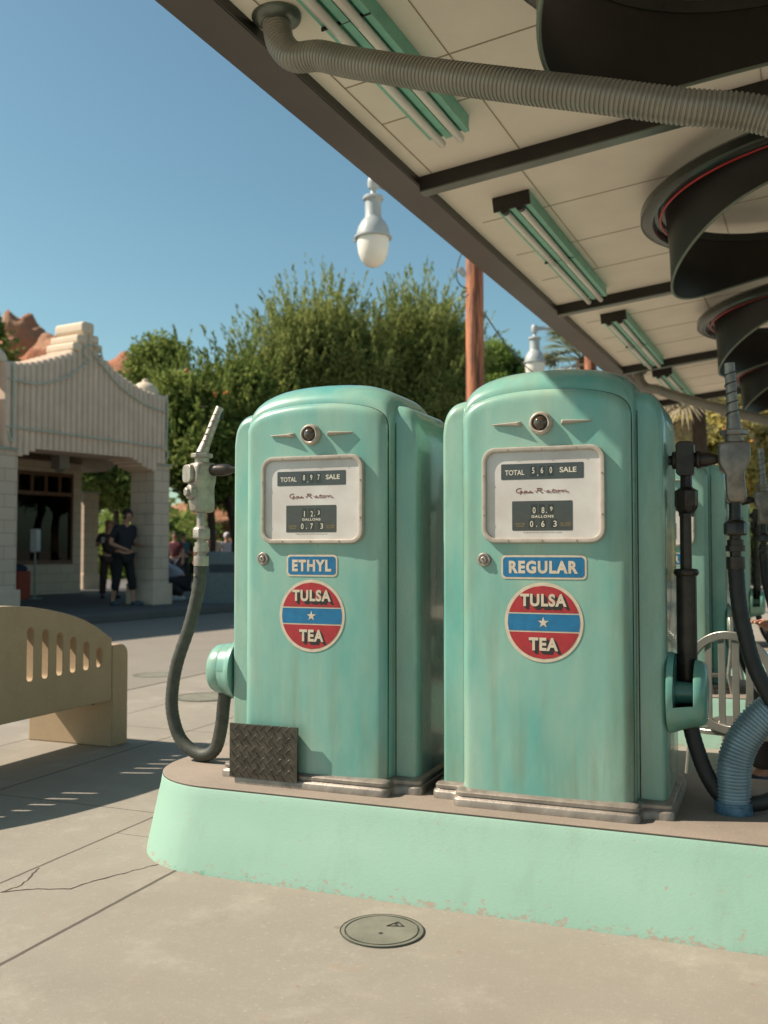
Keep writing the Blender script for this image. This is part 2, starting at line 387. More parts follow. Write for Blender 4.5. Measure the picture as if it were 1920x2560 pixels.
# hairline cracks, 1 mm proud ribbons in the slab's own mesh
def ribbon(mb, pts, wd, z):
    pts = [Vector((p.x, p.y, 0)) for p in pts]; vs = []
    for i, p in enumerate(pts):
        t = (pts[min(i+1, len(pts)-1)]-pts[max(i-1, 0)]).normalized(); nn = Vector((-t.y, t.x, 0))*wd*.5*(random.uniform(.4, 1.4))
        vs += [(p+nn)+Vector((0, 0, z)), (p-nn)+Vector((0, 0, z))]
    mb.add(vs, [(2*i, 2*i+1, 2*i+3, 2*i+2) for i in range(len(pts)-1)])
ck = MB()
def crack(pix, wd=.006):
    pts = [hz(x, y, 0) for x, y in pix]; out = []
    for a, bb in zip(pts, pts[1:]):
        n = max(2, int((bb-a).length/.02))
        for i in range(n): out.append(a.lerp(bb, i/n)+Vector((random.gauss(0, .0035), random.gauss(0, .0035), 0)))
    out.append(pts[-1]); ribbon(ck, out, wd, .0012)
crack([(0, 2232), (63, 2224), (176, 2222), (234, 2203), (312, 2183), (396, 2161)], .0065)
crack([(0, 2232), (30, 2222), (54, 2212), (78, 2190), (98, 2170)], .005)
ck.build('crack', [simple('crack_dirt', (.075, .055, .04), .95)], pave, smooth=0, fix=False)
# street
RX = -5.12
g = MB(); g.add([(-60, -30, .004), (RX, -30, .004), (RX-.1, 120, .004), (-60, 120, .004)], [(0, 1, 2, 3)])
tag(g.build('street', [M['asphalt']], smooth=0, fix=False), kind='structure')
# raised pavement in front of the shop
FR = Vector((-10.956, 15.659, .15)); FD = Vector((.162, .987, 0)).normalized(); FN = Vector((.987, -.162, 0)).normalized()
def fac(s, o, z): return Vector((FR.x, FR.y, 0)) + FD*s + FN*o + Vector((0, 0, z))
g = MB()
q = [fac(-30, 1.15, 0), fac(40, 1.15, 0), fac(40, -30, 0), fac(-30, -30, 0)]
g.prism([(p.x, p.y) for p in q], 0.0, .15)
tag(g.build('shop_pavement', [M['walk']], smooth=0, bevel=.02), kind='structure')

# ------------------------------------------------------------------ pump islands
def stadium(x0, x1, y0, y1, r, n=14):
    """left end rounded with radius r, right end square"""
    pts = [(x1, y0), (x1, y1)]
    for i in range(n+1):
        a = radians(90+90*i/n); pts.append((x0+r+r*cos(a), y1-r+r*sin(a)))
    for i in range(n+1):
        a = radians(180+90*i/n); pts.append((x0+r+r*cos(a), y0+r+r*sin(a)))
    return pts
def island(name, dy, label, x1=7.0, x0=-2.395):
    root = empty(name, (0, dy, 0), 0, label, 'pump island', 'painted concrete pump islands')
    wall = MB(); rings = []
    for z, e in ((0, .105), (.02, .10), (.15, .052), (.255, .012), (.283, .004), (.290, 0.0)):
        rings.append([Vector((p[0], p[1], z)) for p in stadium(x0-e*.35, x1, 3.255-e, 4.16+e, .36+e*.7)])
    wall.loft(rings, True, False, False); wall.build('painted_wall', [M['island']], root)
    cap = MB(); rings = []
    for z, e in ((.290, -.002), (.296, .0), (.300, -.006)):
        rings.append([Vector((p[0], p[1], z)) for p in stadium(x0-e, x1, 3.255-e, 4.16+e, .36+e)])
    cap.loft(rings, True, False, True); cap.build('concrete_top', [M['cap']], root)
    return root
island('pump_island', 0, 'mint painted concrete island with worn tan top under the two near pumps')
ISL2 = 3.12; ISL3 = 6.2
island('pump_island', ISL2, 'mint concrete island in the shade behind the first one', x0=-1.3)
island('pump_island', ISL3, 'farthest mint concrete island behind the seating', x0=-1.3)

# ------------------------------------------------------------------ pump shapes
def half(pts, k=6):
    pp = [Vector((p[0], p[1], 0)) for p in pts]; sp = pp[:2]+spline(pp[2:], k)
    right = [(p.x, p.y) for p in sp]; left = [(-p[0], p[1]) for p in right[::-1]][1:]
    return right+left        # from bottom right, over the top, to bottom left
DH = [(.297, .05), (.299, .6), (.299, 1.29), (.299, 1.345), (.2955, 1.384), (.279, 1.414), (.243, 1.437), (.178, 1.455), (.09, 1.466), (0, 1.469)]
SH = [(.309, .05), (.311, .6), (.313, 1.32), (.314, 1.385), (.311, 1.445), (.293, 1.492), (.250, 1.525), (.178, 1.549), (.09, 1.560), (0, 1.563)]
WH = [(.402, .05), (.402, .6), (.402, 1.30), (.401, 1.345), (.392, 1.398), (.368, 1.436), (.330, 1.454), (.26, 1.461), (.12, 1.462), (0, 1.462)]
Dp, Sp, Wp = half(DH), half(SH), half(WH)
_dx = [p[0] for p in Dp[:len(Dp)//2+1]][::-1]; _dz = [p[1] for p in Dp[:len(Dp)//2+1]][::-1]
def ztop(x):
    x = min(abs(x), .2969)
    return float(np.interp(x, _dx, _dz))
def door_y(x, z):
    x = abs(x)
    # distance to the outline (vertical edge or arch)
    du = .299-x; zt = ztop(x); dv = (zt-z)*(1-.72*min(1, max(0, (x-.22)/.079))**1.5)
    d = max(0.0, min(du, dv, max(z-.02, 0)+.05)); R = .034
    if du < R*1.6 and dv < R*1.6:
        d = max(0, min(du, dv))
    hgt = R*.85*sqrt(max(0, 1-(1-min(d/R, 1))**2))
    return .034-hgt-.011*(1-(x/.299)**2)
def onface(x, z, off=.0012): return (x, door_y(x, z)-off, z)

def pump_meshes():
    me = {}
    # hood: the domed middle bay
    mb = MB(); rings = []
    T = .165; ys = [.034]+[.034+T*(1-cos(pi/2*i/9)) for i in range(1, 10)]
    def f(y): k = min(1, max(0, (y-.034)/T)); return sqrt(1-(1-k)**2)
    seq = [(y, f(y)) for y in ys]+[(.30, 1)]; seq += [(.60-y, k) for y, k in seq[::-1][1:]]
    for y, k in seq:
        rings.append([Vector((a[0]*(1-k)+b[0]*k if abs(a[0]) > 1e-6 else 0, y, a[1]*(1-k)+b[1]*k)) for a, b in zip(Dp, Sp)])
    mb.loft(rings, False); me['hood'] = mb
    # door: cushioned convex panel
    mb = MB(); nu = 44; us = [sin(pi/2*(2*i/nu-1)) for i in range(nu+1)]
    ts = list(np.linspace(0, .70, 36))+[.70+.30*sin(pi/2*i/20) for i in range(1, 21)]
    V = []
    for t in ts:
        for u in us:
            x = u*.2985; z = .05+(ztop(x)-.05)*t; V.append((x, door_y(x, z), z))
    n = nu+1
    mb.add(V, [(i*n+j, i*n+j+1, (i+1)*n+j+1, (i+1)*n+j) for i in range(len(ts)-1) for j in range(nu)])
    me['door'] = mb
    # cabinet with the lower shoulders
    mb = MB(); rings = []; R = .05; seq = []
    for i in range(8):
        a = pi/2*i/7; seq.append((.078+R*(1-sin(a)) if False else .078+R*(1-cos(pi/2-a)) if False else .078+R*(1-sin(a)), R*(1-cos(a))))
    prof = [(.078+R*(1-cos(a)), R*(1-sin(a))) for a in [pi/2*i/8 for i in range(9)]]   # (y, inset)
    prof = [(y, ins) for y, ins in prof]
    back = [(.56-(y-.04), ins) for y, ins in prof[::-1]]
    Wn = []
    for i, p in enumerate(Wp):
        a, b = Vector(Wp[max(i-1, 0)]), Vector(Wp[min(i+1, len(Wp)-1)]); t = (b-a).normalized(); Wn.append(Vector((t.y, -t.x)))
    for y, ins in prof+back:
        ring = []
        for p, nn in zip(Wp, Wn):
            k = .42+.58*max(0, nn.y); ring.append(Vector((p[0]-nn.x*ins*k, y, p[1]-nn.y*ins*k)))
        rings.append(ring)
    mb.loft(rings, False, True, True); me['cabinet'] = mb
    # two-step footing moulding
    def foot(e, r=.03):
        a, c = .300+e*.6, .402+e*.6; y0, y1, y2, y3 = .0-e, .078-e, .522+e, .60+e
        pts = [(-a, y0), (a, y0), (a, y1), (c, y1), (c, y2), (a, y2), (a, y3), (-a, y3), (-a, y2), (-c, y2), (-c, y1), (-a, y1)]
        out = []; n = len(pts)
        for i in range(n):
            p0, p1, p2 = Vector(pts[i-1]), Vector(pts[i]), Vector(pts[(i+1) % n]); d0 = (p0-p1); d2 = (p2-p1)
            rr = min(r, d0.length*.49, d2.length*.49); A = p1+d0.normalized()*rr; B = p1+d2.normalized()*rr
            for k in range(6):
                t = k/5; out.append((A*(1-t)**2+p1*2*t*(1-t)+B*t*t))
        return out
    mb = MB(); rings = []
    for z, e in ((0, .040), (.022, .040), (.028, .037), (.030, .029), (.034, .027), (.036, .030), (.047, .030), (.052, .024), (.055, .006), (.058, -.004)):
        rings.append([Vector((p.x, p.y, z)) for p in foot(e)])
    mb.loft(rings, True, True, True); me['base_trim'] = mb
    return me
PM = pump_meshes()

_txt_cache = {}
def text_mesh(txt, size, sx=1.0, bold=0.0, space=1.0):
    cu = bpy.data.curves.new('t', 'FONT'); cu.body = txt; cu.size = size; cu.align_x = 'CENTER'; cu.align_y = 'CENTER'
    cu.offset = bold*size; cu.space_character = space; cu.resolution_u = 5
    o = bpy.data.objects.new('t', cu); COL.objects.link(o); bpy.context.view_layer.update()
    dg = bpy.context.evaluated_depsgraph_get(); me = bpy.data.meshes.new_from_object(o.evaluated_get(dg))
    V = [(v.co.x, v.co.y) for v in me.vertices]; F = [tuple(p.vertices) for p in me.polygons]
    bpy.data.objects.remove(o); bpy.data.curves.remove(cu); bpy.data.meshes.remove(me)
    if V:
        xs = [v[0] for v in V]; ys = [v[1] for v in V]; cx = (min(xs)+max(xs))/2; cy = (min(ys)+max(ys))/2
        V = [((x-cx)*sx, y-cy) for x, y in V]
    return V, F
def fit_text(mb, txt, cx, cz, w, h, place, mi, bold=.02, space=1.0):
    V, F = text_mesh(txt, 1.0, 1, bold, space)
    xs = [v[0] for v in V]; ys = [v[1] for v in V]; W = max(xs)-min(xs); H = max(ys)-min(ys)
    mb.add([place(cx+x*w/W, cz+y*h/H) for x, y in V], F, mi)
def flat_poly(mb, poly, place, mi, cx=0, cz=0, rings=1):
    c = (sum(p[0] for p in poly)/len(poly), sum(p[1] for p in poly)/len(poly)); n = len(poly); vs = [place(cx+c[0], cz+c[1])]; R = 5
    for k in range(1, R+1):
        for p in poly: vs.append(place(cx+c[0]+(p[0]-c[0])*k/R, cz+c[1]+(p[1]-c[1])*k/R))
    fs = [(0, 1+j, 1+(j+1) % n) for j in range(n)]
    for k in range(R-1):
        for j in range(n): fs.append((1+k*n+j, 1+k*n+(j+1) % n, 1+(k+1)*n+(j+1) % n, 1+(k+1)*n+j))
    mb.add(vs, fs, mi)
def densify(poly, d):
    out = []; n = len(poly)
    for i in range(n):
        a, b = Vector(poly[i]), Vector(poly[(i+1) % n]); k = max(1, int((b-a).length/d))
        for j in range(k): out.append(tuple(a.lerp(b, j/k)))
    return out
def stroke(mb, pts, wd, place, mi, z=0):
    pts = [Vector(p) for p in pts]; vs = []
    for i, p in enumerate(pts):
        t = (pts[min(i+1, len(pts)-1)]-pts[max(i-1, 0)]).normalized(); nn = Vector((-t.y, t.x))*wd/2
        vs += [place(*(p+nn)), place(*(p-nn))]
    mb.add(vs, [(2*i, 2*i+1, 2*i+3, 2*i+2) for i in range(len(pts)-1)], mi)

def script_logo(mb, cx, cz, w, place, mi):
    """Gas-Rator in wide slanted script: stroke letters along a base line"""
    # unit space: x 0..27, z 0..2.4
    L = []
    def arc(x, y, rx, ry, a0, a1, n=10): return [(x+rx*cos(radians(a0+(a1-a0)*i/n)), y+ry*sin(radians(a0+(a1-a0)*i/n))) for i in range(n+1)]
    L.append(arc(1.7, 1.2, 1.55, 1.05, 50, 330)+[(3.0, 1.0), (2.0, 1.05)])
    L.append([(3.1, 1.0), (2.7, -.5), (2.3, -.35)])
    def a(x): return [arc(x+.7, .55, .62, .45, 20, 340), [(x+1.35, 1.0), (x+1.2, .2), (x+1.9, .1), (x+2.6, .3)]]
    L += a(4.3)
    L.append([(6.6, .2), (7.6, .95), (7.9, .45), (7.2, .05), (6.9, .2)]); L.append([(7.9, .1), (8.9, .25)])
    L.append([(9.5, .85), (9.9, .85)])
    L.append([(10.9, 2.0), (10.6, 0)]); L.append([(10.2, 2.0), (12.6, 2.05), (13.1, 1.6), (12.4, 1.15), (11, 1.1)]); L.append([(12.0, 1.1), (13.2, 0), (13.9, .15)])
    L.append([(14.3, .85), (14.7, .85)])
    L += a(15.4); L.append([(18.7, 1.7), (18.3, .2), (19.2, .05), (20, .25)]); L.append([(17.8, 1.15), (19.9, 1.2)])
    L.append(arc(21, .55, .8, .48, 0, 360)); L.append([(21.8, .8), (22.8, .9), (23.6, .95)]); L.append([(23.6, 1.0), (23.3, .05)]); L.append([(23.5, .6), (24.6, 1.05), (25.2, .85), (25.0, .15), (26.6, .12)])
    L.append([(3.2, .12), (4.6, .12)])
    s = w/27
    for i, p in enumerate(L):
        stroke(mb, [(cx+(x-13.3+.25*y)*s, cz+(y-.9)*s*1.05) for x, y in p], .0031, lambda a, b, i=i: (lambda q: (q[0], q[1]-.00004*i, q[2]))(place(a, b)), mi)

# ---- boot, nozzle, hoses
def boot(mb, sgn, slot=(-12, 100), y=.17, z=.41, sc=1.0):
    n = 48; k_ = sc
    x1_ = .488 if sgn > 0 else .470
    prof = [(.400, .0005), (.402, .146*k_), (.412, .146*k_), (.424, .141*k_), (.455, .130*k_), (x1_, .120*k_), (x1_+.004, .121*k_), (.508, .117*k_), (.521, .110*k_), (.529, .092*k_), (.532, .05), (.532, .0005)]
    vs = []; 
    for x, r in prof:
        for k in range(n):
            a = 2*pi*k/n; vs.append((sgn*x, y-r*cos(a), z+r*sin(a)))
    fs = []
    for i in range(len(prof)-1):
        for k in range(n):
            ang = (360*(k+.5)/n+180) % 360-180
            if 3 <= i <= 4 and slot[0] < ang < slot[1]: continue
            b = (k+1) % n; fs.append((i*n+k, i*n+b, (i+1)*n+b, (i+1)*n+k))
    mb.add(vs, fs)
    # inner lining visible through the slot
    ri_ = .036 if sgn > 0 else .106
    for (x0, r0, x1, r1) in ((.426, .137*sc, .426, ri_), (x1_-.002, .117*sc, x1_-.002, ri_), (.426, ri_+.003, x1_-.002, ri_)):
        ring = [[Vector((sgn*x, y-r*cos(2*pi*k/n), z+r*sin(2*pi*k/n))) for k in range(n)] for x, r in ((x0, r0), (x1, r1))]
        mb.loft(ring, True)
NZ = [(1796.5, 1123), (1799, 1115), (1805, 1111), (1822, 1109), (1850, 1109), (1864, 1110), (1871, 1116), (1873.5, 1127), (1873.5, 1148), (1871, 1166), (1860, 1185), (1859.5, 1200), (1862, 1225), (1864, 1250), (1862, 1260), (1855, 1264), (1823, 1264), (1817, 1258), (1815, 1245), (1814, 1215), (1813, 1192), (1803, 1177), (1797, 1163), (1796, 1145)]
NZ = [((x-1836)*.001396, (1186-y)*.001396) for x, y in NZ]      # about the body centre
def nozzle(parent, x, y, zc, rz, mat, matd, lean, bosses, thk=1.0):
    """zc: height of the middle of the body casting"""
    R = Matrix.Rotation(rz, 4, 'Z'); T = Matrix.Translation((x, y, zc)) @ R
    def tr(o): o.matrix_local = T; return o
    lv = Matrix.Rotation(-rz, 3, 'Z') @ Vector(lean)
    mb = MB(); th = [(q*thk, k) for q, k in ((-.036, .80), (-.032, .93), (-.022, 1), (.022, 1), (.032, .93), (.036, .80))]
    rings = []
    for d, s in th:
        rings.append([Vector((p[0]*s if s < 1 else p[0], d, p[1]*(s*.5+.5) if s < 1 else p[1])) for p in NZ])
    mb.loft(rings, True, True, True)
    nz = tr(mb.build('nozzle', [mat], parent, smooth=50))
    mb = MB()
    mb.lathe([(.030, .098), (.031, .104), (.031, .128)], n=24)
    mb.lathe([(.044, .128), (.047, .131), (.047, .144), (.044, .147)], n=6)
    c = mb.build('collar', [mat], nz, smooth=40)
    mb = MB(); pts = []; rs = []
    for i in range(15):
        t = i/14; pts.append(Vector((lv.x*t*(.93+.07*t), lv.y*t*(.93+.07*t), .146+lv.z*t))); rs.append(.0265-.007*min(1, t*3.3)-.0015*t)
    mb.tube(pts, rs, 20, False)
    e = pts[-1]; mb.tube([e+Vector((0, 0, .0)), e+Vector((0, 0, -.05))], [.0145, .0145], 16, False, 1)
    d = [Vector((e.x+.0178*cos(a)*k, .0178*sin(a)*k, e.z)) for k in (1, .8) for a in [2*pi*i/20 for i in range(20)]]
    mb.add(d, [(i, (i+1) % 20, 20+(i+1) % 20, 20+i) for i in range(20)], 0)
    mb.build('spout', [mat, M['black']], nz, smooth=40)
    mb = MB(); pts = []
    for i in range(130):
        t = i/129; a = t*5*2*pi; u = .16+.72*t; u2 = u*(.93+.07*u); r = .0232-.003*t
        pts.append(Vector((lv.x*u2+r*cos(a), lv.y*u2+r*sin(a), .146+lv.z*u)))
    mb.tube(pts, .0017, 6); mb.build('coil_spring', [matd], nz)
    if bosses:
        mb = MB(); 
        mb.prism(rrect(.080, .078, .024, 6, -.016, .058), .044, .066, M=Matrix.Rotation(radians(90), 4, 'X'))
        mb.lathe([(.001, -.080), (.019, -.080), (.0205, -.077), (.0205, -.06)], o=(.004, 0, -.022), axis='Y', n=6)
        mb.lathe([(.025, -.067), (.032, -.064), (.034, -.052), (.034, -.040)], o=(.004, 0, -.022), axis='Y', n=28)
        mb.build('bolted_cover', [mat], nz, bevel=.003)
    # swivel stack under the body
    mb = MB()
    mb.lathe([(.0205, -.105), (.0205, -.160), (.024, -.170)], n=22)
    rr = .0385; mb.lathe([(.024, -.168), (.034, -.174), (rr, -.182), (rr, -.216), (.034, -.222), (.02, -.223)], n=8)
    mb.lathe([(.020, -.220), (.020, -.236), (.0285, -.237), (.0285, -.256), (.0335, -.257), (.0335, -.277), (.020, -.278), (.020, -.295), (.0315, -.296), (.032, -.300), (.032, -.334), (.0315, -.338), (.02, -.339)], n=28)
    mb.build('swivel', [mat if bosses else matd], nz, smooth=30)
    return nz

def make_pump(name, loc, label, grade, sw, total, gal, price, right_side, left_side, plate=False, full=True):
    root = empty(name, loc, 0, label, 'gas pump', 'mint green gas pumps on the islands')
    paint = [M['pump']]
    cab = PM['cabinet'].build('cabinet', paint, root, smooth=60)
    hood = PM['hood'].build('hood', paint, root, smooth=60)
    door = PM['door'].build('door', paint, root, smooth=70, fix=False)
    PM['base_trim'].build('base_trim', [M['trim_metal']], root, smooth=50)
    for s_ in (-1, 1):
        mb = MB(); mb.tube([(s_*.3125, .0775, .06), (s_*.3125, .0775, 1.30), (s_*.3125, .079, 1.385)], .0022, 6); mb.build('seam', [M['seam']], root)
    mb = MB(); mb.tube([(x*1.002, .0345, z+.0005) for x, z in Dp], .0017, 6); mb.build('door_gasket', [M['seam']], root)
    # thin dark gaps beside the hood
    # ---- dial
    cz = 1.095
    fr = MB()
    def fring(w, h, r, off): return [Vector((p[0], -.001-off+.0, cz+p[1])) for p in rrect(w, h, r, 8)]
    fr.loft([fring(.434, .338, .050, -.014), fring(.434, .338, .050, .013), fring(.428, .332, .047, .019), fring(.410, .314, .040, .0205), fring(.400, .304, .036, .018), fring(.396, .300, .035, .004), fring(.396, .300, .035, -.004)], True)
    frame = fr.build('dial_frame', [M['cream_metal']], root, smooth=50)
    sc = MB(); sc.lathe([(.0001, -.0018), (.0028, -.0018), (.0034, 0)], axis='Y', n=10); sc0 = None
    for sx, sz in [(-.12, .159), (0, .159), (.12, .159), (-.12, -.159), (0, -.159), (.12, -.159), (-.207, .07), (-.207, -.07), (.207, .07), (.207, -.07)]:
        if sc0 is None: sc0 = q0 = sc.build('screw', [M['trim_metal']], frame)
        else: q0 = sc0.copy(); COL.objects.link(q0)
        q0.location = (sx, -.0210, cz+sz)
    place = lambda x, z, o=0: (x, -.0100-o, cz+z)
    pl = MB(); pl.add([place(*p, 0) for p in rrect(.400, .304, .037, 8)], [tuple(range(36))])
    pl.build('dial_plate', [M['dial']], frame, smooth=0, fix=False)
    lt = MB()
    k = .00071
    def lbl(x0, x1, y0, y1, mi, o, r=.004): flat_poly(lt, rrect((x1-x0)*k, (y1-y0)*k, r, 4, ((x0+x1)/2-552)*k, (667-(y0+y1)/2)*k), lambda x, z: place(x, z, o), mi)
    lbl(345, 755, 512, 590, 0, .0006); lbl(400, 700, 697, 843, 0, .0006)
    for x0, x1 in ((493, 523), (535, 566), (578, 608)): lbl(x0, x1, 525, 576, 1, .0010, .001)
    for x0, x1 in ((495, 525), (535, 565), (579, 607)): lbl(x0, x1, 714, 760, 1, .0010, .001)
    for x0, x1 in ((483, 513), (540, 569), (593, 623)): lbl(x0, x1, 788, 828, 1, .0010, .001)
    def tx(s, x0, x1, y0, y1, mi=2, bold=.022, o=.0014, space=1):
        if s == '1': x0, x1 = (x0+x1)/2-2.4, (x0+x1)/2+2.4
        fit_text(lt, s, ((x0+x1)/2-552)*k, (667-(y0+y1)/2)*k, (x1-x0)*k, (y1-y0)*k, lambda x, z: place(x, z, o), mi, bold, space)
    tx('TOTAL', 365, 463, 542, 568); tx('SALE', 638, 720, 534, 560)
    for s, x in zip(total, (508, 551, 595)): tx(s, x-6, x+6, 532, 562, 3, .01)
    tx('.', 527, 533, 568, 573, 2, 0)
    for s, x in zip(gal, (511, 555)): tx(s, x-7, x+7, 728, 758, 3, .01)
    tx(gal[2], 590, 602, 726, 748, 3, .01); tx('.', 569, 574, 752, 757, 2, 0)
    tx('GALLONS', 497, 607, 767, 780, 2, .03, space=1.2)
    for s, x in zip(price, (498, 554, 614)): tx(s, x-8, x+8, 795, 825, 3, .01)
    tx('.', 521, 526, 819, 824, 2, 0)
    tx('CENTS PER', 415, 465, 805, 813, 4, .0); tx('GALLON', 421, 459, 816, 824, 4, .0)
    tx('ALL TAXES', 640, 690, 803, 811, 4, .0); tx('INCLUDED', 641, 689, 814, 822, 4, .0)
    tx('All gas prices may vary from pump to pump', 457, 648, 848, 856, 0, .0, .0006)
    script_logo(lt, (550-552)*k, (667-648)*k, 270*k, lambda x, z: place(x, z, .0006), 5)
    lt.build('dial_lettering', [M['label_black'], M['black'], M['white_ink'], M['white_ink'], M['yellow_ink'], M['red_script']], frame, smooth=0, fix=False)
    gl = MB(); gl.add([(p[0], -.0155, cz+p[1]) for p in rrect(.399, .303, .037, 8)], [tuple(range(36))])
    gl.build('dial_glass', [M['glass']], frame, smooth=0, fix=False)
    # ---- beacon lens with its two spear ornaments
    oz = 1.345
    rg = MB(); rg.lathe([(.041, .012), (.0415, -.008), (.038, -.020), (.032, -.026), (.028, -.024), (.0275, -.012)], o=(-.004, -.004, oz), axis='Y', n=36, cap=False)
    ring = rg.build('beacon_ring', [M['cream_metal']], root)
    ln = MB(); ln.lathe([(.0001, -.036), (.010, -.0345), (.019, -.030), (.0255, -.022), (.028, -.014)], o=(-.004, -.002, oz), axis='Y', n=32, cap=False)
    ln.build('lens', [M['lens']], ring)
    for s in (-1, 1):
        sp = MB(); x0, x1 = .070*s-.004, .176*s-.004
        a = [(x0, -.006, oz+.010), (x0, -.006, oz-.007), (x0, -.026, oz+.003)]
        vs = [(x0, -.003, oz+.011), (x0, -.003, oz-.009), (x0+s*.004, -.026, oz-.006), (x0+s*.010, -.028, oz+.004), (x1, -.004, oz+.0045), (x1, -.004, oz), (x1, -.010, oz+.0005), (x1, -.0105, oz+.0035)]
        sp.add(vs, [(0, 1, 2, 3), (4, 7, 6, 5), (0, 3, 7, 4), (1, 5, 6, 2), (3, 2, 6, 7), (0, 4, 5, 1)])
        sp.build('spear_ornament', [M['cream_metal']], root, smooth=0, bevel=.0012)
    # ---- lock
    lk = MB(); yy = door_y(-.212, .868)
    lk.lathe([(.025, yy+.002), (.025, yy-.006), (.022, yy-.010), (.017, yy-.010), (.0155, yy-.007), (.012, yy-.007), (.0115, yy-.013), (.009, yy-.0155), (.0001, yy-.0155)], o=(-.212, 0, .868), axis='Y', n=28, cap=False)
    lock = lk.build('lock', [M['trim_metal']], root, smooth=35)
    kh = MB(); kh.box((-.212, yy-.0158, .868), (.003, .001, .011), M=Matrix.Rotation(radians(-35), 3, 'Y')); kh.build('keyhole', [M['black']], lock, smooth=0)
    # ---- grade sign
    gz = .843; Wd, Hd = sw, .083
    sg = MB(); fp = lambda o: (lambda x, z: onface(x, z, o))
    flat_poly(sg, densify(rrect(Wd, Hd, .016, 5), .02), fp(.0016), 0, 0, gz); flat_poly(sg, densify(rrect(Wd-.014, Hd-.014, .012, 5), .02), fp(.0022), 1, 0, gz)
    sign = sg.build('grade_sign', [M['cream_ink'], M['blue_ink']], root, smooth=0, fix=False)
    tw = {'REGULAR': .243, 'ETHYL': .166}[grade]
    lt = MB(); fit_text(lt, grade, 0, gz, tw, .045, fp(.0028), 0, .045, 1.16); lt.build('lettering', [M['cream_ink']], sign, smooth=0, fix=False)
    # ---- round brand sign
    rz_ = .652; R0 = .138; cs = MB()
    circ = [(cos(2*pi*i/64), sin(2*pi*i/64)) for i in range(64)]
    flat_poly(cs, [(R0*a, R0*b_) for a, b_ in circ], fp(.0016), 0, 0, rz_)
    ri = R0*.915
    def band(z0, z1, mi, o):
        pts = []; n = 24
        za, zb = max(z0, -.9999), min(z1, .9999)
        for i in range(n+1): zz = za+(zb-za)*i/n; pts.append((ri*sqrt(1-zz*zz), ri*zz))
        for i in range(n+1): zz = zb+(za-zb)*i/n; pts.append((-ri*sqrt(1-zz*zz), ri*zz))
        # strip quads so the shape hugs the curved door
        vs = []; fs = []; m_ = 12
        for i in range(n+1):
            zz = za+(zb-za)*i/n; hw = sqrt(max(0, 1-zz*zz))
            for j in range(m_+1): vs.append(fp(o)(ri*hw*(2*j/m_-1), rz_+ri*zz))
        for i in range(n):
            for j in range(m_): a = i*(m_+1)+j; fs.append((a, a+1, a+m_+2, a+m_+1))
        cs.add(vs, fs, mi)
    band(.265, 1, 1, .0022); band(-.235, .225, 2, .0022); band(-1, -.275, 1, .0022)
    disc = cs.build('round_sign', [M['cream_ink'], M['red_ink'], M['blue_ink']], root, smooth=0, fix=False)
    lt = MB()
    for s, zc_, wd, hh in (('TULSA', .556, 1.18, .32), ('TEA', -.545, .74, .33)):
        for i in range(7):
            o = .0028+.00003*i; dd = .012*(7-i)
            fit_text(lt, s, (.0+dd)*R0, rz_+(zc_-dd)*R0, wd*R0, hh*R0, fp(o), 1, .042, 1.14)
        fit_text(lt, s, 0, rz_+zc_*R0, wd*R0, hh*R0, fp(.0034), 0, .042, 1.14)
    st = []
    for i in range(10):
        a = pi/2+2*pi*i/10; r = R0*(.145 if i % 2 == 0 else .057); st.append((r*cos(a), r*sin(a)))
    lt.build('lettering', [M['cream_ink'], M['shadow_ink']], disc, smooth=0, fix=False)
    sb_ = MB(); flat_poly(sb_, st, fp(.0030), 0, 0, rz_-.006*R0); sb_.build('star', [M['cream_ink']], disc, smooth=0, fix=False)
    # ---- diamond plate
    if plate:
        pw, ph = .292, .205; cx_, cz_ = -.186, .128; yp = -.046
        dp = MB(); dp.box((cx_, yp+.006, cz_), (pw, .012, ph)); 
        dp.box((cx_+.06, .0, cz_), (.12, .085, ph*.8))
        nx, nz_ = 8, 5
        for i in range(-1, nx*2+1):
            for j in range(-1, nz_*2+1):
                if (i+j) % 2: continue
                bx = cx_-pw/2+(i+.5)*pw/(nx*2)+.004; bz = cz_-ph/2+(j+.5)*ph/(nz_*2)
                if not (cx_-pw/2+.008 < bx < cx_+pw/2-.008 and cz_-ph/2+.008 < bz < cz_+ph/2-.008): continue
                a = radians(50 if j % 2 else -52); L_, W_ = .0162, .0036
                ring = []; top = []
                for q in range(10):
                    t = 2*pi*q/10; x_, z_ = L_*cos(t)*.98, W_*sin(t)
                    ring.append(Vector((bx+x_*cos(a)-z_*sin(a), yp, bz+x_*sin(a)+z_*cos(a))))
                    x_, z_ = L_*.75*cos(t), W_*.35*sin(t); top.append(Vector((bx+x_*cos(a)-z_*sin(a), yp-.0026, bz+x_*sin(a)+z_*cos(a))))
                dp.loft([ring, top], True, False, True)
        tag(dp.build('diamond_plate', [simple('dark_diamond_plate', (.105, .095, .080), .34, .8, .35, 25)], root, smooth=30), 'dark metal tread plate fixed over the lower left corner')
    # ---- left side: boot, hook, nozzle, hose
    if left_side:
        mb = MB(); boot(mb, -1, (3, 110), sc=.86, y=.175); mb.build('hose_boot', paint, root)
        mb = MB(); mb.lathe([(.022, -.40), (.026, -.412), (.026, -.425), (.02, -.432), (.014, -.436), (.014, -.50), (.020, -.512), (.026, -.54), (.024, -.60), (.001, -.62)], o=(0, .245, 1.245), axis='X', n=20)
        mb.build('nozzle_hook', [M['bronze']], root)
        nozzle(root, -.650, .245, 1.172, radians(-32), M['nozzle_lit'], M['trim_metal'], (.052, .06, .205), True, 1.3)
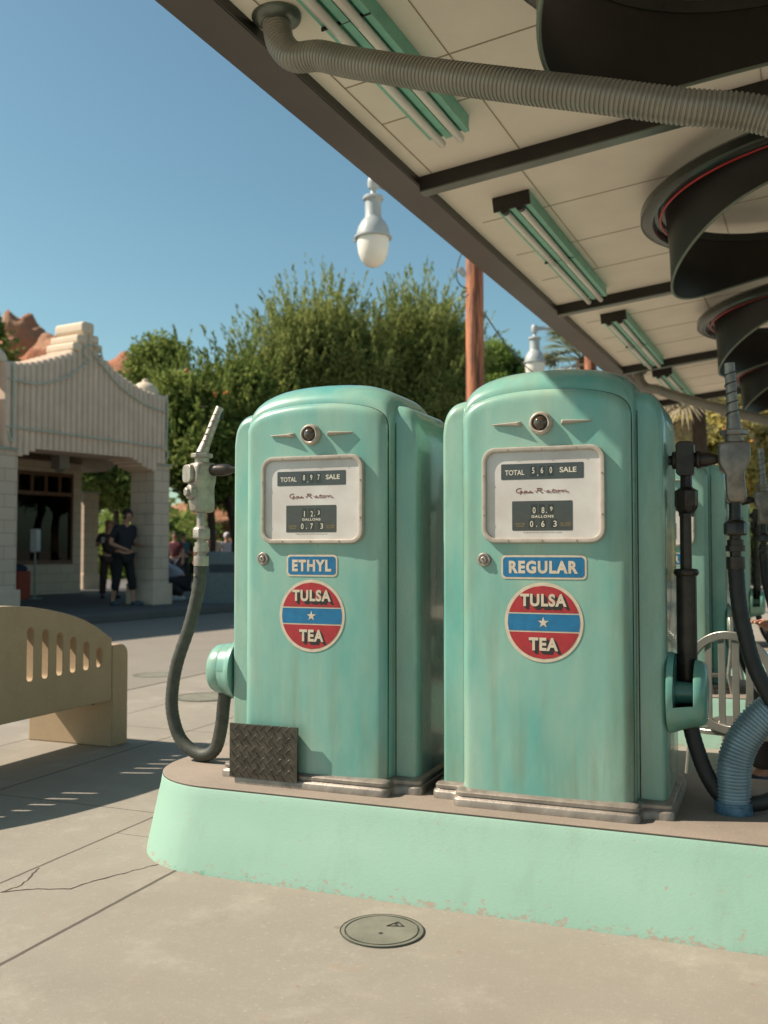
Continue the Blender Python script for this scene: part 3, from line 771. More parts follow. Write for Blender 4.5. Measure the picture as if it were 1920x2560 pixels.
        hp = spline([(-.655, .245, .835), (-.660, .245, .75), (-.704, .245, .583), (-.765, .245, .42), (-.790, .245, .30), (-.790, .245, .20), (-.755, .245, .10), (-.69, .243, .045), (-.62, .24, .030), (-.565, .235, .065), (-.53, .22, .16), (-.508, .20, .25), (-.490, .18, .30), (-.478, .17, .36)], 10)
        mb = MB(); mb.tube(hp, [.0275+.0006*(-1)**i for i in range(len(hp))], 18)
        h = mb.build('hose', [M['rubber_dusty']], root, smooth=60)
        mb = MB(); mb.lathe([(.001, -.0305), (.006, -.0305), (.007, -.027)], o=(-.665, .245, .795), axis='Y', n=10); mb.build('clip', [M['trim_metal']], h)
    if right_side:
        mb = MB(); boot(mb, 1, (-18, 96), sc=.95); mb.build('hose_boot', paint, root)
        X = .460; Yy = .245
        mb = MB()
        mb.lathe([(.018, .40), (.018, .412), (.030, .413), (.032, .418), (.032, .428)], o=(0, Yy, 1.222), axis='X', n=20)
        mb.prism(rrect(.062, .122, .016, 5, X-.002, 1.226), -Yy-.030, -Yy+.030, M=Matrix.Rotation(radians(90), 4, 'X'))
        mb.lathe([(.026, .488), (.026, .495), (.033, .497), (.033, .509), (.028, .511), (.027, .53), (.016, .565), (.001, .575)], o=(0, Yy, 1.222), axis='X', n=20)
        mb.lathe([(.021, 1.17), (.021, 1.128), (.024, 1.122), (.041, 1.112), (.041, 1.062), (.038, 1.052), (.028, 1.036), (.027, 1.022), (.020, 1.020)], o=(X, Yy, 0), n=8)
        mb.build('hose_swivel', [M['bronze']], root, smooth=35, bevel=.003)
        mb = MB(); mb.lathe([(.0202, 1.03), (.0202, .838), (.038, .836), (.043, .829), (.043, .821), (.038, .813), (.0345, .811), (.0345, .50), (.033, .46), (.026, .43), (.001, .42)], o=(X-.001, Yy-.03, 0), n=26)
        mb.build('standpipe', [M['bronze']], root, smooth=40)
        nozzle(root, .622, .245, 1.175, radians(4), M['nozzle_shaded'], M['bronze'], (-.012, 0, .236), False)
        mb = MB(); mb.lathe([(.001, .57), (.034, .572), (.038, .58), (.038, .60), (.03, .606)], o=(0, .262, 1.212), axis='X', n=24); mb.build('nozzle_bracket', [M['nozzle_shaded']], root)
        hp = spline([(.622, .245, .84), (.630, .245, .72), (.648, .245, .62), (.675, .245, .51), (.72, .245, .41), (.77, .245, .32), (.80, .245, .22), (.785, .245, .12), (.73, .245, .055), (.65, .24, .032), (.575, .235, .045), (.525, .23, .11), (.49, .225, .20), (.465, .22, .30), (.458, .22, .40)], 10)
        mb = MB(); mb.tube(hp, [.0272+.0005*(-1)**i for i in range(len(hp))], 18)
        h = mb.build('hose', [M['rubber']], root, smooth=60)
    return root

make_pump('gas_pump', (-1.638, 3.375, .30), 'gas pump with the blue ETHYL sign and a dark tread plate at its foot', 'ETHYL', .215, '897', '123', '073', False, True, plate=True)
p2 = make_pump('gas_pump', (-.742, 3.365, .30), 'nearer gas pump with the whole blue REGULAR sign in view', 'REGULAR', .300, '560', '089', '063', True, False)
p3 = copy_tree(p2); p3.location = (-.675, 6.49, .30)
p3['label'] = 'gas pump half hidden behind the near REGULAR pump, above the table'
p4 = copy_tree(p2); p4.location = (-.60, 9.58, .30)
p4['label'] = 'farthest gas pump, only a green strip between the nozzles'

# ------------------------------------------------------------------ blue duct on the island, overhead ducts
def corrugated(pts, r, pitch, amp, n=28):
    sp = spline(pts, 24); L = [0]
    for a, b_ in zip(sp, sp[1:]): L.append(L[-1]+(b_-a).length)
    step = pitch/6; m_ = int(L[-1]/step); out = []; rs = []; j = 0
    pat = (0, .85, 1, 1, .85, .1)
    for i in range(m_+1):
        d = i*step
        while j < len(L)-2 and L[j+1] < d: j += 1
        t = (d-L[j])/max(L[j+1]-L[j], 1e-9); out.append(sp[j].lerp(sp[j+1], min(t, 1))); rs.append(r-amp+amp*pat[i % 6])
    mb = MB(); mb.tube(out, rs, n); return mb
dr = empty('flexible_duct', (-.137, 3.60, .30), 0, 'blue-grey corrugated duct rising from the island beside the REGULAR pump', 'duct')
mb = corrugated([(0, 0, .03), (0, .005, .10), (.005, .01, .17), (.035, .02, .25), (.10, .04, .33), (.19, .07, .385), (.32, .12, .40), (.5, .2, .38)], .0590, .0118, .0045, 32); mb.build('corrugated_pipe', [M['duct_blue']], dr, smooth=25)
mb = MB(); mb.lathe([(.058, 0), (.064, .001), (.064, .03), (.066, .032), (.066, .038), (.060, .04)], n=32, cap=False); mb.build('clamp', [simple('chipped_blue_band', (.08, .17, .25), .4, .3, .5, 40)], dr)

# ------------------------------------------------------------------ canopy (own axes: u along its length, v across, rising)
CA = radians(2.3); U = Vector((sin(CA), cos(CA), 0)); Vh = Vector((cos(CA), -sin(CA), 0)); SL = radians(6.1)
P0 = Vector((-1.917, 5.36, 3.404))
canopy = empty('canopy', P0, 0, 'sloping forecourt canopy with cream panelled soffit and brown metal edge', 'canopy')
canopy.matrix_world = Matrix(((Vh.x, U.x, 0, P0.x), (Vh.y, U.y, 0, P0.y), (0, 0, 1, P0.z), (0, 0, 0, 1)))
TS = tan(SL)
def cz_(b): return b*TS
B1 = 5.8; A0, A1 = -5.2, 9.55  # unseen near and right ends lengthened to cut the sky fill
mb = MB()
def slab(mb, b0, b1, a0, a1, zlo, zhi, mi=None):
    vs = [(b, a, cz_(b)+z) for z in (zlo, zhi) for b, a in ((b0, a0), (b1, a0), (b1, a1), (b0, a1))]
    mb.add(vs, [(0, 3, 2, 1), (4, 5, 6, 7), (0, 1, 5, 4), (1, 2, 6, 5), (2, 3, 7, 6), (3, 0, 4, 7)], mi)
slab(mb, 0, B1, A0, A1, 0, .25); mb.build('soffit', [M['ceiling']], canopy, smooth=0)
mb = MB()
for a in [-4.0+.0, -2.62, -1.155, .0]+[x for x in (.0,)]: pass
for a in (-2.75, -1.155, -.72, .95, 1.75, 2.50, 4.15, 4.95, 5.7, 7.3, 8.1, 8.8): slab(mb, .09, B1, a-.0035, a+.0035, -.003, .0)
for b, a0, a1 in ((.09, A0, -1.155), (.09, -1.155, -.0), (.62, A0, -1.155), (.62, -1.155, 0), (.55, 0, 2.5), (1.55, 0.95, 3.3), (1.9, A0, 0), (1.2, 3.3, 5.7), (1.3, 6.6, 8.1)): slab(mb, b-.002, b+.002, a0, a1, -.0045, -.0005)
mb.build('panel_joint', [M['joint_line']], canopy, smooth=0)
mb = MB()      # eave box: flat underside 5 cm lower, running level
mb.box((-.108, (A0+A1)/2, .055), (.213, A1-A0, .21)); mb.build('eave', [M['fascia']], canopy, smooth=0, bevel=.004)
mb = MB(); mb.box((.004, (A0+A1)/2, -.022), (.006, A1-A0, .05))
mb.build('eave_flange', [M['steel_dark']], canopy, smooth=0)
for a in (-5.1, -3.30, 0.0, 3.32, 6.55, 9.47):
    mb = MB(); slab(mb, .01, B1, a+.0, a+.012, -.085, -.001, 0); slab(mb, .01, B1, a-.0, a+.085, -.094, -.085, 1)
    mb.build('cross_beam', [M['steel_dark'], M['steel_green']], canopy, smooth=0)
mb = MB(); mb.tube([(-.11, A0+.1, .16), (-.11, A1-.1, .16)], .01); 
# canopy posts stand out to the right, beyond the frame
for a in (-3.0, 9.0):
    mb = MB(); mb.lathe([(.09, -P0.z), (.09, cz_(4.9))], o=(4.9, a, 0), n=20); mb.build('post', [M['steel_dark']], canopy)
# light fixtures
FW, FH, FL = .235, .065, 2.46
def fixture(a0, first):
    o = empty('tube_light', (0, 0, 0)); o.matrix_world = canopy.matrix_world @ Matrix.Translation((.272+FW/2, a0+FL/2, cz_(.272+FW/2)-.003)) @ Matrix.Rotation(-SL, 4, 'Y')
    mb = MB()
    sec = [(-FW/2, 0), (-FW/2+.012, -FH), (FW/2-.012, -FH), (FW/2, 0)]
    rings = [[Vector((x, y, z)) for x, z in sec] for y in (-FL/2, FL/2)]
    mb.loft(rings, True, True, True)
    mb.box((0, 0, -FH-.012), (.034, FL-.02, .022)); mb.box((-FW/2+.020, 0, -FH-.004), (.022, FL-.02, .006)); mb.box((FW/2-.020, 0, -FH-.010), (.030, FL-.02, .018))
    mb.build('housing', [M['fixture']], o, smooth=0)
    mb = MB(); mb.box((0, -FL/2-.008, -.046), (FW+.006, .014, .092)); 
    for s in (-1, 1): mb.lathe([(.024, -FL/2-.014), (.024, -FL/2+.03)], o=(s*.052, 0, -FH-.028), axis='Y', n=16)
    mb.build('end_plate', [M['steel_dark']], o)
    for s in (-1, 1):
        for y0 in (-FL/2+.02, .015):
            mb = MB(); mb.lathe([(.006, y0), (.016, y0+.004), (.0215, y0+.014), (.0215, y0+1.235), (.017, y0+1.247), (.006, y0+1.25)], o=(s*.052, 0, -FH-.030), axis='Y', n=18)
            mb.build('tube', [M['tube_white']], o)
    mb = MB(); mb.box((0, -.002, -FH-.016), (FW-.01, .006, .016)); mb.build('bracket', [M['black']], o)
    return o
FX = [(-3.00, 'tube light nearest the camera, crossing under the grey duct'), (.60, 'tube light in the second canopy bay, above the first ring lamp'), (3.95, 'tube light in the third canopy bay'), (7.08, 'farthest and smallest tube light, in the last canopy bay')]
for i, (a, l) in enumerate(FX):
    if i == 0: f0 = fixture(a, True); f = f0
    else:
        f = copy_tree(f0); f.matrix_world = f0.matrix_world @ Matrix.Translation((0, a-FX[0][0], 0))
    tag(f, l, 'ceiling light', 'fluorescent fixtures under the canopy')
# ring lamps with drooping skirts
def ring_lamp():
    o = empty('ring_lamp', (0, 0, 0))
    mb = MB(); n = 96; Ro = 1.10; rings = []
    for r, z in ((Ro-.16, .03), (Ro-.03, .025), (Ro, .0), (Ro, -.05), (Ro-.03, -.07), (Ro-.075, -.07), (Ro-.09, -.03), (Ro-.175, -.025), (Ro-.175, .03)):
        rings.append([Vector((r*cos(2*pi*k/n), r*sin(2*pi*k/n), z+r*cos(2*pi*k/n)*TS)) for k in range(n)])
    mb.loft(rings, True); mb.build('channel', [M['chrome_green']], o, smooth=40)
    mb = MB(); rr = Ro-.125; pts = [Vector((rr*cos(2*pi*k/n), rr*sin(2*pi*k/n), -.050+rr*cos(2*pi*k/n)*TS)) for k in range(n+1)]
    mb.tube(pts, .0085, 8, False); mb.build('neon_tube', [M['red_neon']], o)
    mb = MB(); n = 120; R = .915; rows = []
    zt = [-.015+R*cos(2*pi*k/n)*TS for k in range(n)]; zb = [-.425-.172*cos(4*pi*k/n)-.03*sin(2*pi*k/n) for k in range(n)]
    for j in range(8):
        rows.append([Vector(((R+.03*(1-j/7)**2)*cos(2*pi*k/n), (R+.03*(1-j/7)**2)*sin(2*pi*k/n), zt[k]+.10*(j == 0)*0+(zb[k]-zt[k])*j/7)) for k in range(n)])
    mb.loft(rows, True)
    inner = [[Vector((p.x*.985, p.y*.985, p.z)) for p in r] for r in rows]; mb.loft(inner, True)
    sk = mb.build('skirt', [M['dish']], o, smooth=60, fix=False)
    mb = MB(); pts = [Vector((R*.993*cos(2*pi*k/n), R*.993*sin(2*pi*k/n), zb[k])) for k in range(n+1) for k in [k % n]]
    mb.tube(pts, .0085, 8, False); mb.build('edge_bead', [M['dish_rim']], sk)
    return o
rl0 = ring_lamp()
for i, (a, l) in enumerate([(-1.95, 'dark ring lamp cut off by the top of the picture, above the grey duct'), (1.30, 'largest whole ring lamp with red neon and drooping dark skirt'), (4.54, 'middle ring lamp, behind and below the largest whole one'), (7.75, 'farthest ring lamp, behind the tip of the tall nozzle')]):
    r = rl0 if i == 0 else copy_tree(rl0)
    r.matrix_world = canopy.matrix_world @ Matrix.Translation((2.19, a, cz_(2.19)-.15))
    tag(r, l, 'ring lamp', 'ring lamps hanging under the canopy')
# overhead grey ducts
def duct(T, label):
    o = empty('overhead_duct', Vector((-1.882, 3.521, 3.41))+T, 0, label, 'duct', 'corrugated ducts hanging from the canopy')
    pts = [(-1.882, 3.521, 3.42), (-1.875, 3.515, 3.36), (-1.845, 3.50, 3.275), (-1.775, 3.485, 3.205), *[tuple(P(a_, b_, c_)) for a_, b_, c_ in ((800, 140, 3.90), (880, 157, 3.82), (1100, 190, 3.62), (1300, 216, 3.46), (1500, 240, 3.33), (1700, 266, 3.24), (1920, 292, 3.17))], (.35, 3.35, 2.40), (.8, 3.4, 1.95), (1.0, 3.45, 1.3)]
    base = Vector((-1.882, 3.521, 3.41))
    mb = corrugated([Vector(p)-base for p in pts], .0600, .0165, .0050, 30); mb.build('corrugated_pipe', [M['duct']], o, smooth=25)
    mb = MB(); mb.lathe([(.062, -.03), (.072, -.028), (.085, -.022), (.10, -.010), (.104, .0), (.104, .012)], n=36, cap=False); mb.build('flange', [M['steel_green']], o)
    return o
duct(Vector((0, 0, 0)), 'thick grey corrugated duct curving from the soffit across the top of the picture')
duct(U*8.9+Vector((0, 0, .0)), 'distant grey corrugated duct under the far end of the canopy')

# ------------------------------------------------------------------ bench
bx, by0, by1 = -3.76, 2.35, 5.05         # back plate runs along Y, faces +X
bench = empty('bench', (bx, 4.013, 0), 0, 'tan concrete bench with an arched slotted back, seen from behind', 'bench')
def back_plate():
    # outline in (y, z) relative to the middle; slots cut with real holes by building the plate in columns
    yc = 0.0; H = 1.36
    def top(y): return float(np.interp(abs(y), [0, .12, .235, .37, .505, .60, .69, .80, .935], [.906, .902, .891, .870, .842, .818, .789, .742, .664]))
    slots = []
    for sgn in (-1, 1):
        for c, z0, z1 in ((.235, .486, .780), (.354, .487, .760), (.472, .490, .732), (.586, .493, .700), (.703, .494, .662), (.822, .497, .615)): slots.append((sgn*c, z0, z1))
    bm = bmesh.new(); T = .115
    # build as bmesh: outer polygon with hole loops, filled then extruded
    def loop(pts):
        vs = [bm.verts.new((0, p[0], p[1])) for p in pts]
        return [bm.edges.new((vs[i], vs[(i+1) % len(vs)])) for i in range(len(vs))]
    outer = [(-.94, .287), (.94, .287)]
    tops = [(y, top(y)-.0) for y in np.linspace(.94, -.94, 90)]
    outer += tops
    es = loop(outer)
    for c, z0, z1 in slots:
        w_ = .026; pts = []
        for i in range(9): a = pi*i/8; pts.append((c+w_*cos(a), z1-w_+w_*sin(a)))
        for i in range(9): a = pi+pi*i/8; pts.append((c+w_*cos(a), z0+w_+w_*sin(a)))
        es += loop(pts)
    bmesh.ops.triangle_fill(bm, use_beauty=True, use_dissolve=False, edges=es)
    r = bmesh.ops.extrude_face_region(bm, geom=bm.faces[:]); vs = [e for e in r['geom'] if isinstance(e, bmesh.types.BMVert)]
    bmesh.ops.translate(bm, verts=vs, vec=(-T, 0, 0)); bmesh.ops.recalc_face_normals(bm, faces=bm.faces)
    me = bpy.data.meshes.new('backrest'); bm.to_mesh(me); bm.free(); me.materials.append(M['tan_concrete'])
    for p in me.polygons: p.use_smooth = True
    me.set_sharp_from_angle(angle=radians(35))
    o = bpy.data.objects.new('backrest', me); COL.objects.link(o); o.parent = bench
    b = o.modifiers.new('bevel', 'BEVEL'); b.width = .006; b.segments = 2; b.limit_method = 'ANGLE'; b.angle_limit = radians(50)
back_plate()
for sgn in (-1, 1):
    mb = MB(); pts = [(0, 0), (0, .60)]
    prof = [(-.30, 0), (-.30, .40), (-.02, .40)]
    # leg block with rounded upper post
    poly = [(.945, 0), (1.10, 0), (1.10, .55)]+[(1.10-.07+.07*cos(radians(a)), .55+.07*sin(radians(a))) for a in range(15, 91, 15)]+[(.945, .62)]
    M4 = Matrix(((0, 0, 1, 0), (sgn, 0, 0, 0), (0, 1, 0, 0), (0, 0, 0, 1)))
    mb.prism(poly, -.118, .002, M=M4)
    mb.box((-.375, sgn*1.022, .19), (.53, .15, .38)); mb.build('leg', [M['tan_concrete']], bench, smooth=40, bevel=.008)
mb = MB(); mb.box((-.38, 0, .405), (.50, 2.0, .05)); mb.build('seat', [M['tan_concrete']], bench, smooth=0, bevel=.01)

# plaque under the seat on the far leg
mb = MB(); mb.box((-.23, .9425, .30), (.20, .008, .10)); mb.box((-.23, .9375, .30), (.17, .004, .075), 1); mb.box((-.19, .9348, .30), (.02, .003, .03)); mb.box((-.25, .9348, .30), (.03, .003, .02)); mb.build('plaque', [M['black'], M['tan_concrete']], bench, smooth=0)

# ------------------------------------------------------------------ manhole covers
def manhole(x, y, r, label, mark=False):
    o = empty('manhole_cover', (x, y, .0), 0, label, 'manhole cover', 'round covers set in the paving')
    mb = MB(); n = 64
    mb.lathe([(r, -.002), (r, .0045), (r*.90, .005), (r*.885, .002), (r*.86, .002), (r*.855, .0055), (r*.5, .006), (.0001, .006)], n=n)
    lid = mb.build('lid', [concrete('worn_iron_lid', (.25, .245, .19), (.12, .12, .092), 9.0, .9, .8)[0]], o, smooth=20)
    mb = MB(); ring = []
    for rr in (r*1.012, r*.985): ring.append([Vector((rr*cos(2*pi*k/n)*random.uniform(.996, 1.004), rr*sin(2*pi*k/n), .0052)) for k in range(n)])
    mb.loft(ring, True); ring = []
    for rr in (r*.893, r*.868): ring.append([Vector((rr*cos(2*pi*k/n), rr*sin(2*pi*k/n), .0062)) for k in range(n)])
    mb.loft(ring, True); mb.build('seam', [M['shadow_ink']], o, smooth=0, fix=False)
    if mark:
        mb = MB(); mb.lathe([(.0075, .0066), (.0001, .0066)], o=(.008, -.030, 0), n=16, cap=False)
        a = (.030, .052); tri = [(a[0]-.026, a[1]-.022), (a[0]+.026, a[1]-.004), (a[0]-.004, a[1]+.024)]
        for i in range(3):
            q0, q1 = Vector(tri[i]), Vector(tri[(i+1) % 3]); c_ = (q0+q1)/2; ang = atan2((q1-q0).y, (q1-q0).x)
            mb.box((c_.x, c_.y, .0068), ((q1-q0).length, .0035, .002), M=Matrix.Rotation(ang, 3, 'Z'))
        sp = [(a[0]+.004, a[1]+.008), (a[0]-.005, a[1]+.006), (a[0]-.005, a[1]-.001), (a[0]+.004, a[1]-.004), (a[0]+.003, a[1]-.011), (a[0]-.006, a[1]-.011)]
        mb.tube([Vector((p[0], p[1], .0068)) for p in sp], .0016, 6)
        mb.build('cast_mark', [M['shadow_ink']], o)
    return o
manhole(-1.163, 2.905, .132, 'round iron manhole cover in the foreground by the mint island wall', True)
manhole(-4.33, 6.90, .24, 'larger of the two distant manhole covers, seen through the hose loop')
manhole(-5.53, 7.92, .19, 'small distant manhole cover at the street edge beside the bench')
manhole(-4.18, 7.35, .20, 'distant manhole cover half hidden by the round hose holder')

# ------------------------------------------------------------------ shop building
shop = empty('shop_building', fac(0, 0, .15), 0, 'pinkish stucco shop porch with a fluted stepped gable on block piers', 'building')
Mf = Matrix(((FD.x, FN.x, 0, FR.x), (FD.y, FN.y, 0, FR.y), (0, 0, 1, .0), (0, 0, 0, 1)))
shop.matrix_world = Mf    # local: x along facade, y outwards, z up (world height)
PD = .62
prof_top = [(-3.45, 4.26), (-3.25, 4.27), (-3.0, 4.30), (-2.75, 4.37), (-2.5, 4.46), (-2.25, 4.56), (-2.05, 4.64), (-1.99, 4.68), (-1.98, 4.80), (-1.90, 4.80), (-1.89, 4.95), (-1.81, 4.95), (-1.80, 5.19), (-1.60, 5.19), (-1.59, 5.0), (-1.50, 5.0), (-1.49, 4.86), (-1.41, 4.86), (-1.40, 4.72), (-1.3, 4.66), (-1.15, 4.55), (-.95, 4.45), (-.75, 4.37), (-.5, 4.28), (-.2, 4.215), (.3, 4.18)]
def ptop(s, off=0):
    xs = [p[0]+off for p in prof_top]; return float(np.interp(s, xs, [p[1] for p in prof_top]))
def pbot(s):    # lower edge of the parapet, bracketed at the piers
    pts = [(-3.5, 2.86), (-3.13, 2.86), (-3.12, 2.73), (-3.0, 2.75), (-2.80, 2.86), (-2.75, 2.88), (-.60, 2.91), (-.45, 2.85), (-.25, 2.75), (-.02, 2.70), (-.01, 2.86), (.4, 2.86)]
    return float(np.interp(s, [p[0] for p in pts], [p[1] for p in pts]))
def gable(name, off, parent):
    mb = MB(); pitch = .1225; n = 30
    for i in range(n):
        s0 = -3.40+i*pitch+off; s = s0+pitch/2
        zt = ptop(s, off); zb = pbot(s-off); hw = pitch/2
        sec = []
        for k in range(7):
            a = pi*k/6; sec.append((s-hw*cos(a), .058*sin(a)))
        rows = []
        for z, d in ((zb, 0), (zt-.05, 0), (zt-.015, -.03), (zt, -.07)):
            rows.append([Vector((x, y+d if y > .01 or d < 0 else y, z)) for x, y in sec]+[Vector((s+hw, -PD, z)), Vector((s-hw, -PD, z))])
        mb.loft(rows, True, True, True)
    o = mb.build(name, [M['stucco']], parent, smooth=50)
    return o
gable('fluted_gable', 0, shop)
# coping rolls over the crest steps
mb = MB()
for s0, s1, z, r in ((-2.04, -1.84, 4.745, .075), (-1.95, -1.74, 4.895, .075), (-1.85, -1.58, 5.115, .105), (-1.62, -1.47, 4.94, .07), (-1.54, -1.38, 4.79, .07)):
    ring0 = [Vector((s0+(s1-s0)*t, .06, z)) for t in (0, 1)]
    poly = rrect(s1-s0, r*2, r*.6, 6, (s0+s1)/2, z)
    mb.prism(poly, -.07, PD+.03, M=Matrix.Rotation(radians(90), 4, 'X'))
mb.build('crest', [M['stucco_top']], shop, smooth=50, bevel=.03)
def pier(s0, s1, y0, y1, zt=2.86, h0=.15):
    mb = MB(); mb.box(((s0+s1)/2, (y0+y1)/2, (h0+zt)/2), (s1-s0, y1-y0, zt-h0)); p = mb.build('pier', [M['block']], shop, smooth=0, bevel=.01)
    mb = MB(); mb.box(((s0+s1)/2, (y0+y1)/2, .15+.20), (s1-s0+.10, y1-y0+.10, .40)); mb.build('plinth', [M['stucco']], p, smooth=0, bevel=.012)
    mb = MB(); mb.box(((s0+s1)/2, (y0+y1)/2, zt-.02), (s1-s0+.08, y1-y0+.08, .035)); mb.build('cap', [M['verdigris']], p, smooth=0)
pier(0, .42, -PD, 0); pier(-3.55, -3.11, -PD, 0); pier(4.35, 4.85, -7.2, -6.75, 2.75)
# domed corner heads
for s in (-3.45, .02):
    mb = MB(); mb.lathe([(.26, 0), (.255, .08), (.22, .16), (.15, .23), (.06, .27), (.05, .32), (.001, .34)], o=(s, -.28, 4.17 if s > -1 else 4.25), n=24); mb.build('dome', [M['stucco_top']], shop)
# next bay to the left, outside the picture except its edge
mb = MB(); mb.box((-5.6, -.35, 3.5), (3.9, .62, 1.35)); mb.build('side_parapet', [M['stucco']], shop, smooth=0)
pier(-7.5, -7.05, -PD, 0)
# porch roof, back wall, window
mb = MB(); mb.prism([(-7.8, -.64), (.40, -.64), (2.2, -3.0), (4.9, -6.5), (4.9, -7.6), (-7.8, -7.6)], 3.30, 3.42); mb.build('porch_roof', [M['brown_wood']], shop, smooth=0)
mb = MB()
wx0, wx1, wz0, wz1 = -2.4, 2.80, .90, 3.0; yb = -5.5
mb.box(((wx1+3.05)/2, yb, 1.72), (3.05-wx1, .2, 3.15)); mb.box(((wx0+wx1)/2, yb, (wz0+.15)/2), (wx1-wx0, .2, wz0-.15)); mb.box(((wx0+wx1)/2, yb, (wz1+3.3)/2), (wx1-wx0, .2, 3.3-wz1)); mb.box((-4.9, yb, 1.72), (5.0, .2, 3.15))
mb.build('wall', [M['block']], shop, smooth=0)
mb = MB()
for x in np.arange(wx1, wx0, -.405): mb.box((x, yb+.06, (2.53+wz1)/2), (.06, .06, wz1-2.53))
for x in (wx0, wx1): mb.box((x, yb+.063, (wz0+wz1)/2), (.09, .07, wz1-wz0))
for z in (wz0, 2.53, wz1): mb.box(((wx0+wx1)/2, yb+.066, z), (wx1-wx0, .07, .09))
win = mb.build('window', [M['brown_wood']], shop, smooth=0)
mb = MB(); mb.add([(wx0, yb+.03, wz0), (wx1, yb+.03, wz0), (wx1, yb+.03, wz1), (wx0, yb+.03, wz1)], [(3, 2, 1, 0)]); mb.build('pane', [M['window_glass']], win, smooth=0, fix=False)
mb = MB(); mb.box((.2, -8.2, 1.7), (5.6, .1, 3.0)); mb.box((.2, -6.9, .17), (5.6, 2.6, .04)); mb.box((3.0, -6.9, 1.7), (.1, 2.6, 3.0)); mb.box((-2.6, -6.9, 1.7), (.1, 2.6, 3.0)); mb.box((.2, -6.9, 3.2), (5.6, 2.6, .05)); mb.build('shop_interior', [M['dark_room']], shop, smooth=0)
# neon outline tubes
def ftube(pts, r=.016): 
    mb = MB(); mb.tube(spline([(s, .085, z) for s, z in pts], 6), r, 8); return mb.build('neon_outline', [M['neon_green']], shop)
ftube([(-3.42, 3.19), (-1.7, 3.18), (.24, 3.165)])
ftube([(-3.40, 3.97), (-3.05, 3.95), (-2.7, 3.98), (-2.3, 4.12), (-2.0, 4.30), (-1.78, 4.47), (-1.68, 4.55)])
ftube([(-1.50, 4.56), (-1.35, 4.46), (-1.0, 4.20), (-.6, 4.02), (-.2, 3.90), (.22, 3.86)])
ftube([(-1.68, 4.55), (-1.80, 4.60), (-1.82, 4.72), (-1.72, 4.80), (-1.60, 4.82), (-1.48, 4.78), (-1.42, 4.68), (-1.50, 4.60), (-1.60, 4.66), (-1.64, 4.72)])
ftube([(.24, 4.20), (.26, 3.8), (.24, 3.165), (.28, 3.06), (.24, 2.90)])
ftube([(-3.28, 4.25), (-3.27, 3.9), (-3.27, 3.2), (-3.30, 2.95), (-3.37, 3.12)])
# hanging lantern
mb = MB(); mb.box((.72, -3.46, 3.08), (.27, .27, .28)); mb.lathe([(.18, 2.94), (.10, 2.88), (.001, 2.86)], o=(.72, -3.46, 0), n=4); mb.tube([(.72, -3.46, 3.2), (.72, -3.46, 3.31)], .03)
lan = mb.build('porch_lantern', [simple('dull_glass_lantern', (.25, .24, .20), .5)], None, smooth=0); lan.matrix_world = Mf; tag(lan, 'square grey lantern hanging under the shop porch', 'lantern')

# ------------------------------------------------------------------ trees
def quads(name, C0, A, B, mats, parent=None, idx=None):
    """C0 centres, A and B half axes, all (n,3)"""
    n = len(C0); V = np.empty((n, 4, 3)); V[:, 0] = C0-A; V[:, 1] = C0-B*.9; V[:, 2] = C0+A; V[:, 3] = C0+B*.9
    me = bpy.data.meshes.new(name); me.vertices.add(n*4); me.vertices.foreach_set('co', V.reshape(-1))
    me.loops.add(n*4); me.loops.foreach_set('vertex_index', np.arange(n*4, dtype=np.int32))
    me.polygons.add(n); me.polygons.foreach_set('loop_start', np.arange(0, n*4, 4, dtype=np.int32)); 
    for m_ in mats: me.materials.append(m_)
    if idx is not None: me.polygons.foreach_set('material_index', idx.astype(np.int32))
    me.update(); me.validate()
    o = bpy.data.objects.new(name, me); COL.objects.link(o)
    if parent: o.parent = parent
    return o
def rv(n): v = RNG.normal(size=(n, 3)); return v/np.linalg.norm(v, axis=1, keepdims=True)
def in_ell(n, c, r, shell=.0):
    d = rv(n); rad = (shell**3+(1-shell**3)*RNG.random(n))**(1/3); return np.array(c)+d*rad[:, None]*np.array(r)
def leaf_axes(n, L, W, up=None, jit=1.0):
    d = rv(n)
    if up is not None: d = up+d*jit; d /= np.linalg.norm(d, axis=1, keepdims=True)
    o = np.cross(d, rv(n)); o /= np.linalg.norm(o, axis=1, keepdims=True)
    s = RNG.uniform(.6, 1.3, n)[:, None]; return d*L*s, o*W*s
def lumpy(c, r, nl, rl, n_per, L, W, shell=.55, zmin=None):
    """crown of leaf clumps: clump centres near the shell of an ellipsoid"""
    cc = in_ell(nl, c, r, shell)
    if zmin is not None: cc = cc[cc[:, 2] > zmin]
    C0 = []
    for k in cc: C0.append(in_ell(n_per, k, np.array(rl)*RNG.uniform(.5, 1.4), .2))
    C0 = np.concatenate(C0); A, B = leaf_axes(len(C0), L, W); return C0, A, B
